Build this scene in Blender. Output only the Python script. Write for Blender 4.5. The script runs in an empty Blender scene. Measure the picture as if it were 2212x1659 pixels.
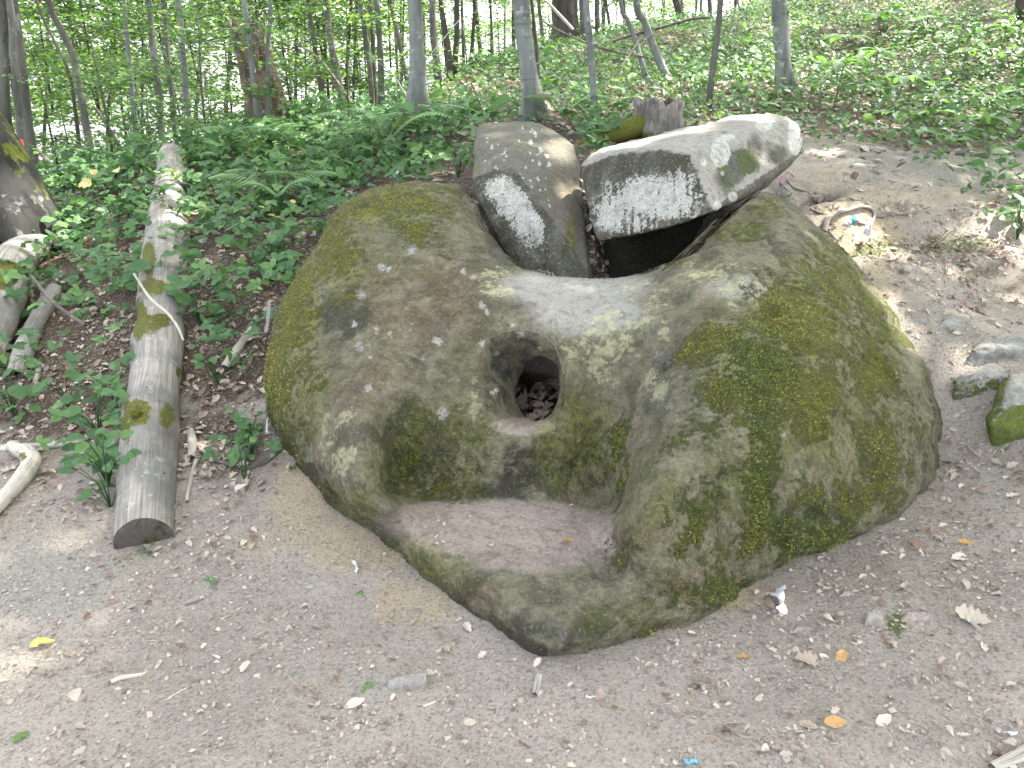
import bpy, bmesh, math, random
import numpy as np
from mathutils import Vector, Matrix

random.seed(7)
RNG = np.random.default_rng(7)
scene = bpy.context.scene
COL = scene.collection

# ------------------------------------------------------------------ camera, sky, sun, exposure
CAM_Z = 1.6
PITCH = math.radians(22.0)
HFOV = math.radians(67.3)
cam_data = bpy.data.cameras.new('camera')
cam = bpy.data.objects.new('camera', cam_data)
COL.objects.link(cam)
cam.location = (0, 0, CAM_Z)
cam.rotation_euler = (math.radians(90) - PITCH, 0, 0)
cam_data.sensor_fit = 'HORIZONTAL'
cam_data.angle = HFOV
cam_data.clip_start = 0.05
cam_data.clip_end = 600
scene.camera = cam

SUN_DIR = np.array([0.60, 0.22, 0.95]); SUN_DIR /= np.linalg.norm(SUN_DIR)   # towards the sun
SUN_EL = math.asin(SUN_DIR[2]); SUN_AZ = math.atan2(SUN_DIR[0], SUN_DIR[1])
world = bpy.data.worlds.new('World')
scene.world = world
world.use_nodes = True
wn = world.node_tree
bg = wn.nodes['Background']
sky = wn.nodes.new('ShaderNodeTexSky')
sky.sky_type = 'NISHITA'
sky.sun_disc = False
sky.sun_elevation = SUN_EL
sky.sun_rotation = SUN_AZ
sky.air_density = 0.7
sky.dust_density = 3.5
sky.ozone_density = 0.6
# the valley below the hill is bright hazy air: the sky keeps its horizon value below the horizon
tc = wn.nodes.new('ShaderNodeTexCoord'); sx = wn.nodes.new('ShaderNodeSeparateXYZ'); cx = wn.nodes.new('ShaderNodeCombineXYZ'); mxn = wn.nodes.new('ShaderNodeMath')
mxn.operation = 'MAXIMUM'; mxn.inputs[1].default_value = 0.03
wn.links.new(tc.outputs['Generated'], sx.inputs[0]); wn.links.new(sx.outputs[0], cx.inputs[0]); wn.links.new(sx.outputs[1], cx.inputs[1])
wn.links.new(sx.outputs[2], mxn.inputs[0]); wn.links.new(mxn.outputs[0], cx.inputs[2]); wn.links.new(cx.outputs[0], sky.inputs[0])
hs = wn.nodes.new('ShaderNodeHueSaturation')
hs.inputs['Saturation'].default_value = 0.40
hs.inputs['Value'].default_value = 1.0
wn.links.new(sky.outputs[0], hs.inputs['Color'])
wn.links.new(hs.outputs[0], bg.inputs['Color'])
bg.inputs['Strength'].default_value = 0.15
sun_data = bpy.data.lights.new('sun', 'SUN')
sun_data.energy = 2.5
sun_data.angle = math.radians(0.6)
sun_data.color = (1.0, 0.95, 0.87)
sun = bpy.data.objects.new('sun', sun_data)
COL.objects.link(sun)
sun.location = (6, 3, 12)
sun.rotation_euler = Vector(SUN_DIR).to_track_quat('Z', 'Y').to_euler()
scene.view_settings.view_transform = 'Standard'
scene.view_settings.look = 'None'
scene.view_settings.gamma = 1
scene.view_settings.use_curve_mapping = False
scene.view_settings.exposure = 3.35
scene.render.engine = 'CYCLES'
scene.cycles.use_denoising = True
scene.cycles.max_bounces = 7
scene.cycles.diffuse_bounces = 4
scene.cycles.transmission_bounces = 4
scene.cycles.glossy_bounces = 2

# ------------------------------------------------------------------ measuring: photograph points (2212 x 1659 grid) to places
FPX = 1106.0 / math.tan(HFOV / 2)
CP, SP = math.cos(PITCH), math.sin(PITCH)

def P(u, v, d):
    """place seen at (u, v) at distance d along the viewing axis"""
    u = np.asarray(u, float); v = np.asarray(v, float); d = np.asarray(d, float)
    yc = -(v - 829.5) / FPX
    return np.stack([d * (u - 1106) / FPX, d * (CP + yc * SP), CAM_Z + d * (-SP + yc * CP)], -1)

def proj(p):
    p = np.asarray(p, float)
    y = p[..., 1]; z = p[..., 2] - CAM_Z
    d = y * CP - z * SP
    dd = np.where(np.abs(d) < 1e-4, 1e-4, d)
    return 1106 + FPX * p[..., 0] / dd, 829.5 - FPX * (y * SP + z * CP) / dd, d

def Pz(u, v, z):
    yc = -(v - 829.5) / FPX
    return P(u, v, (z - CAM_Z) / (-SP + yc * CP))

# ------------------------------------------------------------------ noise
def _h(ix, iy, iz, seed):
    h = (ix.astype(np.int64) * 374761393 + iy.astype(np.int64) * 668265263 + iz.astype(np.int64) * 2147483647 + seed * 974634777) & 0xffffffff
    h = ((h ^ (h >> 13)) * 1274126177) & 0xffffffff
    h = (h ^ (h >> 16)) & 0xffffffff
    return h / 4294967295.0

def vnoise(p, seed=0):
    i = np.floor(p).astype(np.int64); f = p - i
    f = f * f * (3 - 2 * f)
    x, y, z = i[:, 0], i[:, 1], i[:, 2]
    r = 0
    for a in (0, 1):
        wx = f[:, 0] if a else 1 - f[:, 0]
        for b in (0, 1):
            wy = f[:, 1] if b else 1 - f[:, 1]
            for c in (0, 1):
                wz = f[:, 2] if c else 1 - f[:, 2]
                r = r + wx * wy * wz * _h(x + a, y + b, z + c, seed)
    return r * 2 - 1

def fbm(p, scale, octs=4, rough=0.5, seed=0):
    p = np.asarray(p, float) * scale
    r = 0; a = 1; t = 0
    for o in range(octs):
        r = r + a * vnoise(p + 17.3 * o, seed + o); t += a
        a *= rough; p = p * 2.03
    return r / t

def ridged(p, scale, octs=3, seed=0):
    p = np.asarray(p, float) * scale
    r = 0; a = 1; t = 0
    for o in range(octs):
        r = r + a * (1 - np.abs(vnoise(p + 9.1 * o, seed + o))); t += a
        a *= 0.5; p = p * 2.07
    return r / t

def sstep(a, b, x):
    t = np.clip((x - a) / (b - a), 0, 1)
    return t * t * (3 - 2 * t)

# thin plate spline
class TPS:
    def __init__(s, pts, vals, lam=0.0):
        s.p = np.asarray(pts, float); n = len(s.p)
        K = s.k(s.p[:, None, :] - s.p[None, :, :]) + lam * np.eye(n)
        Q = np.hstack([np.ones((n, 1)), s.p])
        A = np.zeros((n + 3, n + 3)); A[:n, :n] = K; A[:n, n:] = Q; A[n:, :n] = Q.T
        s.w = np.linalg.solve(A, np.concatenate([vals, np.zeros(3)]))
    @staticmethod
    def k(d):
        r2 = (d ** 2).sum(-1)
        return 0.5 * r2 * np.log(r2 + 1e-12)
    def __call__(s, q):
        q = np.asarray(q, float); out = np.empty(len(q))
        for i in range(0, len(q), 20000):
            c = q[i:i + 20000]
            out[i:i + 20000] = s.k(c[:, None, :] - s.p[None]) @ s.w[:-3] + s.w[-3] + c @ s.w[-2:]
        return out

def blobs(u, v, lst):
    """soft patches: list of (u, v, ru, rv, weight); the strongest wins"""
    r = np.zeros_like(np.asarray(u, float))
    for (a, b, ru, rv, w) in lst:
        q = ((u - a) / ru) ** 2 + ((v - b) / rv) ** 2
        r = np.maximum(r, w * np.exp(-0.5 * q ** 1.5))
    return r

# ------------------------------------------------------------------ mesh helpers
def make_mesh(name, V, F, attrs=None, smooth=True, mats=(), midx=None):
    V = np.asarray(V, np.float32); F = np.asarray(F, np.int32)
    me = bpy.data.meshes.new(name)
    k = F.shape[1]
    me.vertices.add(len(V)); me.vertices.foreach_set('co', V.ravel())
    me.loops.add(F.size); me.loops.foreach_set('vertex_index', F.ravel())
    me.polygons.add(len(F))
    me.polygons.foreach_set('loop_start', np.arange(0, F.size, k, dtype=np.int32))
    me.polygons.foreach_set('use_smooth', np.full(len(F), smooth, dtype=bool))
    for a, val in (attrs or {}).items():
        at = me.attributes.new(a, 'FLOAT', 'POINT')
        at.data.foreach_set('value', np.asarray(val, np.float32).ravel())
    for m in mats: me.materials.append(m)
    if midx is not None: me.polygons.foreach_set('material_index', np.asarray(midx, np.int32))
    me.update(calc_edges=True)
    me.validate()
    return me

def link(name, data, parent=None, loc=(0, 0, 0)):
    o = bpy.data.objects.new(name, data); COL.objects.link(o)
    o.location = loc
    if parent is not None: o.parent = parent
    return o

def tag(o, label=None, cat=None, group=None, kind=None):
    if label: o['label'] = label
    if cat: o['category'] = cat
    if group: o['group'] = group
    if kind: o['kind'] = kind
    return o

def thing(name, label, cat, loc=(0, 0, 0), group=None):
    return tag(link(name, None, None, tuple(float(c) for c in loc)), label, cat, group)

def solid(name, V, F, mat, label=None, cat=None, group=None, parent=None, kind=None, attrs=None, smooth=True, origin=None, mats=None, midx=None):
    """one mesh object; a top-level one gets its origin at its base"""
    V = np.asarray(V, float)
    if origin is None:
        if parent is not None: origin = np.array(parent.location)
        elif kind: origin = np.zeros(3)
        else: origin = np.array([(V[:, 0].min() + V[:, 0].max()) / 2, (V[:, 1].min() + V[:, 1].max()) / 2, V[:, 2].min()])
    me = make_mesh(name, V - origin, F, attrs, smooth, mats or [mat], midx)
    loc = (0, 0, 0) if parent is not None else tuple(float(c) for c in origin)
    o = link(name, me, parent, loc)
    return tag(o, label, cat, group, kind)

def grid_faces(nr, nc, wrap=True):
    r = np.arange(nr - 1)[:, None]; c = np.arange(nc if wrap else nc - 1)[None, :]
    a = r * nc + c; b = r * nc + (c + 1) % nc
    return np.stack([a, b, b + nc, a + nc], -1).reshape(-1, 4)

def tube(path, rad, sides=10, wob=0.0, seed=0, cap=True, flat=None):
    """tapered tube along a path; returns V, quads"""
    path = np.asarray(path, float); rad = np.asarray(rad, float)
    n = len(path)
    T = np.gradient(path, axis=0); T /= np.linalg.norm(T, axis=1)[:, None] + 1e-9
    ref = np.array([1.0, 0, 0]) if abs(T[0][0]) < 0.7 else np.array([0, 1.0, 0])
    rows = []
    th = np.linspace(0, 2 * np.pi, sides, endpoint=False)
    for i in range(n):
        a = ref - T[i] * ref.dot(T[i]); a /= np.linalg.norm(a); ref = a
        b = np.cross(T[i], a)
        rows.append(path[i] + (np.cos(th)[:, None] * a + np.sin(th)[:, None] * b) * rad[i])
    V = np.array(rows)
    if wob:
        c = path[:, None, :]
        nz = fbm(V.reshape(-1, 3), 1.0 / (rad.mean() * 2.2), 3, .5, seed).reshape(n, sides, 1)
        V = c + (V - c) * (1 + wob * nz)
    F = grid_faces(n, sides)
    V = V.reshape(-1, 3)
    if cap:
        for (row, cc, flip) in ((0, path[0], True), (n - 1, path[-1], False)):
            ci = len(V); V = np.vstack([V, [V[row * sides:(row + 1) * sides].mean(0)]])
            i = np.arange(sides); a = row * sides + i; b = row * sides + (i + 1) % sides
            q = np.stack([b, a, np.full(sides, ci), np.full(sides, ci)], -1) if flip else np.stack([a, b, np.full(sides, ci), np.full(sides, ci)], -1)
            F = np.vstack([F, q])
    return V, F

def tri(F):
    """quads (possibly degenerate) to triangles"""
    F = np.asarray(F)
    if F.shape[1] == 3: return F
    a = F[:, [0, 1, 2]]; b = F[:, [0, 2, 3]]
    b = b[(b[:, 1] != b[:, 2])]
    return np.vstack([a, b])

def join(parts):
    Vs, Fs, n = [], [], 0
    for V, F in parts:
        Vs.append(V); Fs.append(tri(F) + n); n += len(V)
    return np.vstack(Vs), np.vstack(Fs)

def spline(pts, n):
    """Catmull-Rom through the points"""
    p = np.asarray(pts, float); p = np.vstack([2 * p[0] - p[1], p, 2 * p[-1] - p[-2]])
    t = np.linspace(0, len(p) - 3 - 1e-6, n); i = t.astype(int); f = (t - i)[:, None]
    a, b, c, d = p[i], p[i + 1], p[i + 2], p[i + 3]
    return .5 * ((2 * b) + (-a + c) * f + (2 * a - 5 * b + 4 * c - d) * f ** 2 + (-a + 3 * b - 3 * c + d) * f ** 3)

# leaf templates (length 1 along y, up z), triangles
LEAF_V = np.array([[0, 0, 0], [.27, .28, .06], [0, .33, -.02], [-.27, .28, .06], [.26, .62, .04], [0, .66, 0], [-.26, .62, .04], [0, 1, -.1]], float)
LEAF_F = np.array([[0, 1, 2], [0, 2, 3], [1, 4, 5], [1, 5, 2], [2, 5, 6], [2, 6, 3], [4, 7, 5], [5, 7, 6]])
QUAD_V = np.array([[0, 0, 0], [.32, .5, .04], [0, 1, 0], [-.32, .5, .04]], float)
QUAD_F = np.array([[0, 1, 2], [0, 2, 3]])
def lobed_leaf(n=9, seed=0, depth=.35, curl=.22, width=.3):
    r = random.Random(seed)
    y = np.linspace(0.02, 1, n)
    env = width * np.sin(np.pi * np.clip(y, 0, 1) ** .8) ** .7 + .02
    w = env * (1 - depth * (np.arange(n) % 2))
    V = []
    for i in range(n):
        V.append([w[i] * r.uniform(.85, 1.1), y[i], curl * (w[i] / width) ** 2 * r.uniform(.3, 1) + .1 * math.sin(3 * y[i] + seed)])
        V.append([0, y[i], .1 * math.sin(3 * y[i] + seed)])
        V.append([-w[i] * r.uniform(.85, 1.1), y[i], curl * (w[i] / width) ** 2 * r.uniform(.3, 1) + .1 * math.sin(3 * y[i] + seed)])
    F = []
    for i in range(n - 1):
        a = i * 3
        F += [[a, a + 3, a + 1], [a + 1, a + 3, a + 4], [a + 1, a + 4, a + 2], [a + 2, a + 4, a + 5]]
    return np.array(V, float), np.array(F)

def basis(normal, yaw):
    n = normal / (np.linalg.norm(normal, axis=1)[:, None] + 1e-9)
    r = np.stack([np.cos(yaw), np.sin(yaw), np.zeros_like(yaw)], 1)
    y = r - n * (r * n).sum(1)[:, None]; y /= np.linalg.norm(y, axis=1)[:, None] + 1e-9
    x = np.cross(y, n)
    return np.stack([x, y, n], 2)      # columns

def scatter(TV, TF, pos, M, size, tint=None):
    n = len(pos); k = len(TV)
    if np.ndim(size) == 1: size = np.repeat(size[:, None], 3, 1)
    V = np.einsum('nij,nkj->nki', M, TV[None] * size[:, None, :]) + pos[:, None, :]
    F = TF[None] + (np.arange(n) * k)[:, None, None]
    t = np.repeat(tint if tint is not None else RNG.random(n), k)
    return V.reshape(-1, 3), F.reshape(-1, 3), t

def multi_scatter(name, parts, mat, **kw):
    Vs, Fs, Ts, n = [], [], [], 0
    for V, F, t in parts:
        Vs.append(V); Fs.append(F + n); Ts.append(t); n += len(V)
    return solid(name, np.vstack(Vs), np.vstack(Fs), mat, attrs={'tint': np.concatenate(Ts)}, smooth=False, **kw)

# ------------------------------------------------------------------ material helpers
class NT:
    def __init__(s, name, disp=False):
        s.mat = bpy.data.materials.new(name); s.mat.use_nodes = True
        s.t = s.mat.node_tree; s.t.nodes.clear()
        s.out = s.t.nodes.new('ShaderNodeOutputMaterial')
    def n(s, typ, props=None, **inp):
        nd = s.t.nodes.new(typ)
        for k, v in (props or {}).items(): setattr(nd, k, v)
        for k, v in inp.items():
            k = k.replace('_', ' ') if k.replace('_', ' ') in nd.inputs else k
            s.put(nd.inputs[k], v)
        return nd
    def put(s, sock, v):
        if isinstance(v, bpy.types.NodeSocket): s.t.links.new(v, sock)
        elif isinstance(v, bpy.types.Node): s.t.links.new(v.outputs[0], sock)
        else:
            if isinstance(v, (tuple, list)) and len(v) == 3 and sock.type == 'RGBA': v = (*v, 1)
            sock.default_value = v
    def coord(s, kind='Object', scale=None):
        c = s.t.nodes.new('ShaderNodeTexCoord').outputs[kind]
        if scale is not None:
            m = s.n('ShaderNodeMapping'); s.put(m.inputs[0], c); m.inputs['Scale'].default_value = scale
            c = m.outputs[0]
        return c
    def noise(s, scale, detail=4, rough=.6, vec=None, dist=0.0):
        nd = s.n('ShaderNodeTexNoise', Scale=scale, Detail=detail, Roughness=rough, Distortion=dist)
        if vec is not None: s.put(nd.inputs['Vector'], vec)
        return nd.outputs['Fac']
    def voro(s, scale, vec=None, feature='F1', rnd=1.0, out='Distance'):
        nd = s.n('ShaderNodeTexVoronoi', {'feature': feature}, Scale=scale, Randomness=rnd)
        if vec is not None: s.put(nd.inputs['Vector'], vec)
        return nd.outputs[out]
    def attr(s, name):
        nd = s.t.nodes.new('ShaderNodeAttribute'); nd.attribute_name = name
        return nd.outputs['Fac']
    def m(s, op, a, b=0.0, c=None):
        nd = s.n('ShaderNodeMath', {'operation': op}); s.put(nd.inputs[0], a); s.put(nd.inputs[1], b)
        if c is not None: s.put(nd.inputs[2], c)
        return nd.outputs[0]
    def rng(s, x, lo, hi, a=0.0, b=1.0):
        nd = s.n('ShaderNodeMapRange', {'interpolation_type': 'SMOOTHSTEP'})
        s.put(nd.inputs['Value'], x)
        for k, v in (('From Min', lo), ('From Max', hi), ('To Min', a), ('To Max', b)): nd.inputs[k].default_value = v
        return nd.outputs['Result']
    def mask(s, attr, nz, k=1.2, lo=.42, hi=.58):
        """patch mask: attribute broken up by noise"""
        x = s.m('ADD', attr, s.m('MULTIPLY', s.m('SUBTRACT', nz, .5), k))
        return s.rng(x, lo, hi)
    def mix(s, f, a, b):
        nd = s.t.nodes.new('ShaderNodeMix'); nd.data_type = 'RGBA'
        s.put(nd.inputs[0], f); s.put(nd.inputs[6], a); s.put(nd.inputs[7], b)
        return nd.outputs[2]
    def ramp(s, f, stops):
        nd = s.t.nodes.new('ShaderNodeValToRGB'); s.put(nd.inputs[0], f)
        el = nd.color_ramp.elements
        while len(el) < len(stops): el.new(.5)
        for e, (p, c) in zip(el, stops): e.position = p; e.color = (*c, 1)
        return nd.outputs[0]
    def bump(s, h, strength=.5, dist=.01, prev=None):
        nd = s.n('ShaderNodeBump', Strength=strength, Distance=dist); s.put(nd.inputs['Height'], h)
        if prev is not None: s.put(nd.inputs['Normal'], prev)
        return nd.outputs[0]
    def finish(s, col, rough=.85, nrm=None, spec=.25):
        b = s.n('ShaderNodeBsdfPrincipled'); s.put(b.inputs['Base Color'], col); s.put(b.inputs['Roughness'], rough)
        b.inputs['Specular IOR Level'].default_value = spec
        if nrm is not None: s.put(b.inputs['Normal'], nrm)
        s.t.links.new(b.outputs[0], s.out.inputs[0])
        return s.mat
    def leaf(s, col, trans=.35, rough=.5, tcol=None):
        b = s.n('ShaderNodeBsdfPrincipled'); s.put(b.inputs['Base Color'], col); b.inputs['Roughness'].default_value = rough
        b.inputs['Specular IOR Level'].default_value = .3
        t = s.n('ShaderNodeBsdfTranslucent'); s.put(t.inputs[0], tcol if tcol is not None else col)
        mx = s.t.nodes.new('ShaderNodeMixShader'); mx.inputs[0].default_value = trans
        s.t.links.new(b.outputs[0], mx.inputs[1]); s.t.links.new(t.outputs[0], mx.inputs[2])
        s.t.links.new(mx.outputs[0], s.out.inputs[0])
        return s.mat

def rock_material(name, base=(.245, .218, .14), base2=(.098, .09, .056), grain=1.0):
    s = NT(name); c = s.coord()
    n1 = s.noise(2.2, 6, .62, c); n2 = s.noise(9, 8, .7, c, .4); n3 = s.noise(38, 6, .7, c); n4 = s.noise(170, 3, .6, c)
    warm = s.noise(4.5, 3, .5, c, .6)
    col = s.mix(s.rng(n2, .35, .65), base, base2)
    col = s.mix(s.rng(warm, .5, .75, 0, .6), col, (.20, .165, .10))
    col = s.mix(s.rng(s.noise(3.1, 5, .65, c, .8), .54, .68, 0, .55), col, (.12, .125, .125))
    col = s.mix(s.m('MULTIPLY', s.attr('warm'), s.rng(n2, .35, .6)), col, (.15, .095, .055))
    col = s.mix(s.mask(s.attr('smooth'), n2, .5, .3, .7), col, (.31, .29, .25))
    pale = s.mask(s.attr('pale'), n3, 1.5, .45, .7)
    col = s.mix(s.m('MULTIPLY', pale, .85), col, (.44, .43, .25))
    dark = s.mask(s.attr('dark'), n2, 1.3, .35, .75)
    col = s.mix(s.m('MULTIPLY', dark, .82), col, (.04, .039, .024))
    col = s.mix(s.m('MULTIPLY', s.mask(s.attr('dust'), n2, .55, .3, .6), .9), col, (.31, .25, .215))
    col = s.mix(s.m('MULTIPLY', s.mask(s.attr('film'), s.m('ADD', s.m('MULTIPLY', n2, .5), s.m('MULTIPLY', n3, .5)), 1.8, .25, .8), .78), col, s.mix(s.rng(n3, .4, .6), (.26, .26, .05), (.075, .095, .022)))
    mossn = s.m('ADD', s.m('MULTIPLY', n3, .45), s.m('ADD', s.m('MULTIPLY', n2, .3), s.m('MULTIPLY', s.noise(90, 4, .7, c), .25)))
    moss = s.mask(s.attr('moss'), mossn, 3.2, .40, .64)
    mosscol = s.mix(s.rng(n4, .3, .7), s.mix(s.rng(n1, .4, .6), (.15, .165, .025), (.235, .22, .04)), (.085, .10, .018))
    green = s.mask(s.attr('green'), n2, .6, .3, .7)
    mosscol = s.mix(s.m('MULTIPLY', green, .8), mosscol, s.mix(s.rng(n4, .3, .7), (.095, .145, .022), (.045, .075, .012)))
    col = s.mix(moss, col, mosscol)
    wh = s.mask(s.attr('white'), s.m('ADD', s.m('MULTIPLY', n3, .6), s.m('MULTIPLY', s.noise(120, 4, .7, c), .4)), 2.6, .42, .58)
    col = s.mix(wh, col, s.mix(s.rng(n3, .3, .6), (.54, .53, .48), (.36, .355, .31)))
    # speckle and grain
    col = s.mix(s.rng(n4, .56, .74, 0, .55), col, (.06, .06, .05))
    col = s.mix(s.m('MULTIPLY', s.rng(s.voro(55, c), .0, .13, 1, 0), s.rng(n1, .45, .6, 0, .6)), col, (.5, .5, .45))
    g1 = s.noise(85, 5, .75, c); g2 = s.noise(24, 5, .7, c)
    col = s.mix(s.rng(g1, .36, .50, .38, 0), col, (.05, .05, .035))
    col = s.mix(s.rng(g1, .54, .68, 0, .38), col, (.46, .44, .36))
    col = s.mix(s.rng(g2, .38, .50, .35, 0), col, (.06, .055, .04))
    h = s.m('ADD', s.m('MULTIPLY', n2, .9), s.m('MULTIPLY', n3, .7))
    h = s.m('ADD', h, s.m('MULTIPLY', g1, .45))
    h = s.m('ADD', h, s.m('MULTIPLY', n4, .25))
    mh = s.m('MULTIPLY', moss, s.m('ADD', .25, s.m('MULTIPLY', s.noise(230, 2, .6, c), 1.1)))
    soft = s.m('SUBTRACT', 1, s.m('MULTIPLY', s.m('MAXIMUM', s.attr('dust'), s.attr('smooth')), .7))
    h = s.m('ADD', s.m('MULTIPLY', h, soft), mh)
    return s.finish(col, .9, s.bump(h, 1.0 * grain, .034))

def ground_material():
    s = NT('ground_soil'); c = s.coord()
    n1 = s.noise(1.4, 5, .6, c); n2 = s.noise(9, 6, .7, c); n3 = s.noise(55, 5, .7, c); n4 = s.noise(260, 3, .6, c)
    col = s.mix(s.rng(n1, .4, .6), (.385, .335, .285), (.31, .27, .228))
    col = s.mix(s.mask(s.attr('yellow'), n2, 1.3, .3, .95), col, (.41, .335, .22))
    col = s.mix(s.mask(s.attr('grey'), n2, .8, .35, .7), col, (.30, .28, .245))
    col = s.mix(s.mask(s.attr('humus'), n2, .8, .35, .65), col, (.075, .052, .034))
    col = s.mix(s.mask(s.attr('soilmoss'), n3, 1.2, .4, .6), col, (.09, .11, .03))
    fl = s.voro(120, c, out='Color')
    bw = s.n('ShaderNodeSeparateColor'); s.put(bw.inputs[0], fl)
    col = s.mix(s.m('MULTIPLY', s.rng(bw.outputs[0], .7, .9), .45), col, (.44, .39, .31))
    col = s.mix(s.m('MULTIPLY', s.rng(bw.outputs[1], .78, .95), .4), col, (.13, .10, .08))
    g1 = s.noise(110, 5, .75, c)
    col = s.mix(s.rng(g1, .36, .5, .5, 0), col, (.11, .09, .075))
    col = s.mix(s.rng(g1, .54, .68, 0, .4), col, (.44, .40, .35))
    h = s.m('ADD', s.m('MULTIPLY', n3, .7), s.m('MULTIPLY', n4, .35))
    h = s.m('ADD', h, s.m('MULTIPLY', n2, .8))
    h = s.m('ADD', h, s.m('MULTIPLY', bw.outputs[2], .22))
    return s.finish(col, .95, s.bump(h, 1.0, .026), .15)

def bark_material(name, c1, c2, spot=(.5, .52, .5), spots=.5, ring=True, moss=0.0, rough=1.0):
    s = NT(name); c = s.coord(); cs = s.coord('Object', (1, 1, .22)); cr = s.coord('Object', (.35, .35, 3.5))
    n1 = s.noise(5, 5, .6, cs); n2 = s.noise(28, 5, .7, cs); n3 = s.noise(14, 3, .5, cr); lp = s.noise(7, 4, .7, c)
    col = s.mix(s.rng(n1, .35, .65), c1, c2)
    col = s.mix(s.rng(lp, .56, .66, 0, spots), col, spot)
    col = s.mix(s.rng(s.noise(3, 4, .7, c), .58, .68, 0, .7), col, (c2[0] * .45, c2[1] * .45, c2[2] * .42))
    if ring: col = s.mix(s.rng(n3, .6, .7, 0, .45), col, (c2[0] * .5, c2[1] * .5, c2[2] * .5))
    mm = s.mask(s.attr('moss'), lp, 1.4, .42, .6)
    col = s.mix(mm, col, s.mix(s.rng(n2, .4, .6), (.11, .12, .02), (.05, .065, .01)))
    h = s.m('ADD', s.m('MULTIPLY', n2, rough), s.m('MULTIPLY', n3, .4 if ring else .1))
    return s.finish(col, .9, s.bump(h, .6, .012), .15)

def wood_material(name, c1=(.32, .29, .245), c2=(.18, .168, .148)):
    """bare weathered wood: grain runs along the piece (attribute 'along')"""
    s = NT(name); c = s.coord()
    n0 = s.noise(4, 2, .5, c)
    ax = s.attr('around'); al = s.attr('along')
    cv = s.n('ShaderNodeCombineXYZ'); s.put(cv.inputs[0], s.m('MULTIPLY', ax, 1.6)); s.put(cv.inputs[1], s.m('MULTIPLY', al, .11)); s.put(cv.inputs[2], s.m('MULTIPLY', n0, .25))
    g = s.noise(5.5, 6, .65, cv.outputs[0], .35); g2 = s.noise(14, 6, .6, cv.outputs[0], .2); n1 = s.noise(3.2, 5, .6, c); n2 = s.noise(18, 5, .7, c)
    col = s.mix(s.rng(g, .35, .65), c1, c2)
    col = s.mix(s.rng(n1, .45, .65, 0, .8), col, (c2[0] * .72, c2[1] * .76, c2[2] * .8))
    col = s.mix(s.rng(g2, .58, .66, 0, .85), col, (.09, .08, .07))
    col = s.mix(s.m('MULTIPLY', s.rng(n2, .55, .7), .5), col, (.5, .47, .41))
    mm = s.mask(s.attr('moss'), n2, 1.3, .42, .6)
    col = s.mix(mm, col, s.mix(s.rng(s.noise(140, 2, .5, c), .4, .6), (.12, .12, .02), (.05, .06, .012)))
    col = s.mix(s.attr('dark'), col, (.03, .024, .018))
    h = s.m('ADD', g2, s.m('MULTIPLY', n2, .4))
    h = s.m('ADD', h, s.m('MULTIPLY', mm, s.noise(160, 2, .5, c)))
    return s.finish(col, .85, s.bump(h, .6, .008), .2)

def leaf_material(name, stops, tstops=None, trans=.35, rough=.45):
    s = NT(name); t = s.attr('tint')
    col = s.ramp(t, stops)
    return s.leaf(col, trans, rough, s.ramp(t, tstops) if tstops else None)

M = {}
M['boulder'] = rock_material('mossy_sandstone')
M['slab'] = rock_material('grey_sandstone', (.135, .125, .098), (.072, .067, .05), .7)
M['stone'] = rock_material('grey_stone', (.30, .29, .26), (.20, .19, .165), .6)
M['ground'] = ground_material()
M['beech'] = bark_material('beech_bark', (.17, .18, .165), (.085, .092, .082), (.34, .36, .33), .6, True)
M['grey'] = bark_material('grey_bark', (.12, .118, .10), (.058, .057, .047), (.26, .27, .24), .5, False)
M['dark'] = bark_material('dark_bark', (.085, .075, .062), (.04, .036, .03), (.16, .16, .13), .4, False)
M['mossbark'] = bark_material('mossy_bark', (.035, .034, .03), (.016, .016, .014), (.3, .32, .3), .3, False)
M['rootwood'] = wood_material('grey_root', (.30, .27, .23), (.17, .15, .125))
M['wood'] = wood_material('bare_grey_wood')
M['palewood'] = wood_material('pale_dry_wood', (.46, .42, .35), (.33, .295, .245))
M['rot'] = wood_material('rotten_red_wood', (.21, .15, .11), (.085, .062, .047))
M['twig'] = wood_material('dark_twig_bark', (.17, .14, .115), (.09, .07, .06))
M['bramble'] = leaf_material('bramble_leaf', [(0, (.035, .085, .03)), (.5, (.062, .135, .043)), (.97, (.13, .23, .065)), (1, (.22, .22, .07))], [(0, (.05, .14, .03)), (1, (.16, .3, .05))], .3)
M['herb'] = leaf_material('herb_leaf', [(0, (.03, .07, .025)), (.6, (.055, .12, .042)), (1, (.12, .19, .065))], [(0, (.06, .16, .03)), (1, (.2, .33, .06))], .35)
M['fern'] = leaf_material('fern_leaf', [(0, (.09, .18, .055)), (1, (.14, .25, .08))], [(0, (.1, .22, .04)), (1, (.16, .3, .06))], .35)
M['canopy'] = leaf_material('canopy_leaf', [(0, (.03, .07, .025)), (1, (.065, .12, .04))], [(0, (.07, .17, .03)), (.7, (.16, .30, .05)), (1, (.32, .45, .07))], .5)
M['litter'] = leaf_material('dry_leaf', [(0, (.15, .095, .065)), (.3, (.26, .195, .15)), (.7, (.34, .28, .225)), (.9, (.42, .36, .29)), (1, (.5, .44, .36))], None, .12, .7)
M['crumb'] = leaf_material('leaf_crumbs', [(0, (.13, .10, .08)), (.3, (.24, .20, .165)), (.85, (.36, .30, .245)), (1, (.43, .375, .31))], None, .05, .8)
M['yleaf'] = leaf_material('yellow_leaf', [(0, (.5, .45, .12)), (1, (.45, .38, .15))], None, .3)
M['oleaf'] = leaf_material('orange_brown_leaf', [(0, (.20, .10, .04)), (1, (.40, .24, .09))], None, .2)
M['cloth'] = NT('faded_cloth').finish((.4, .39, .39), .9)
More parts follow.
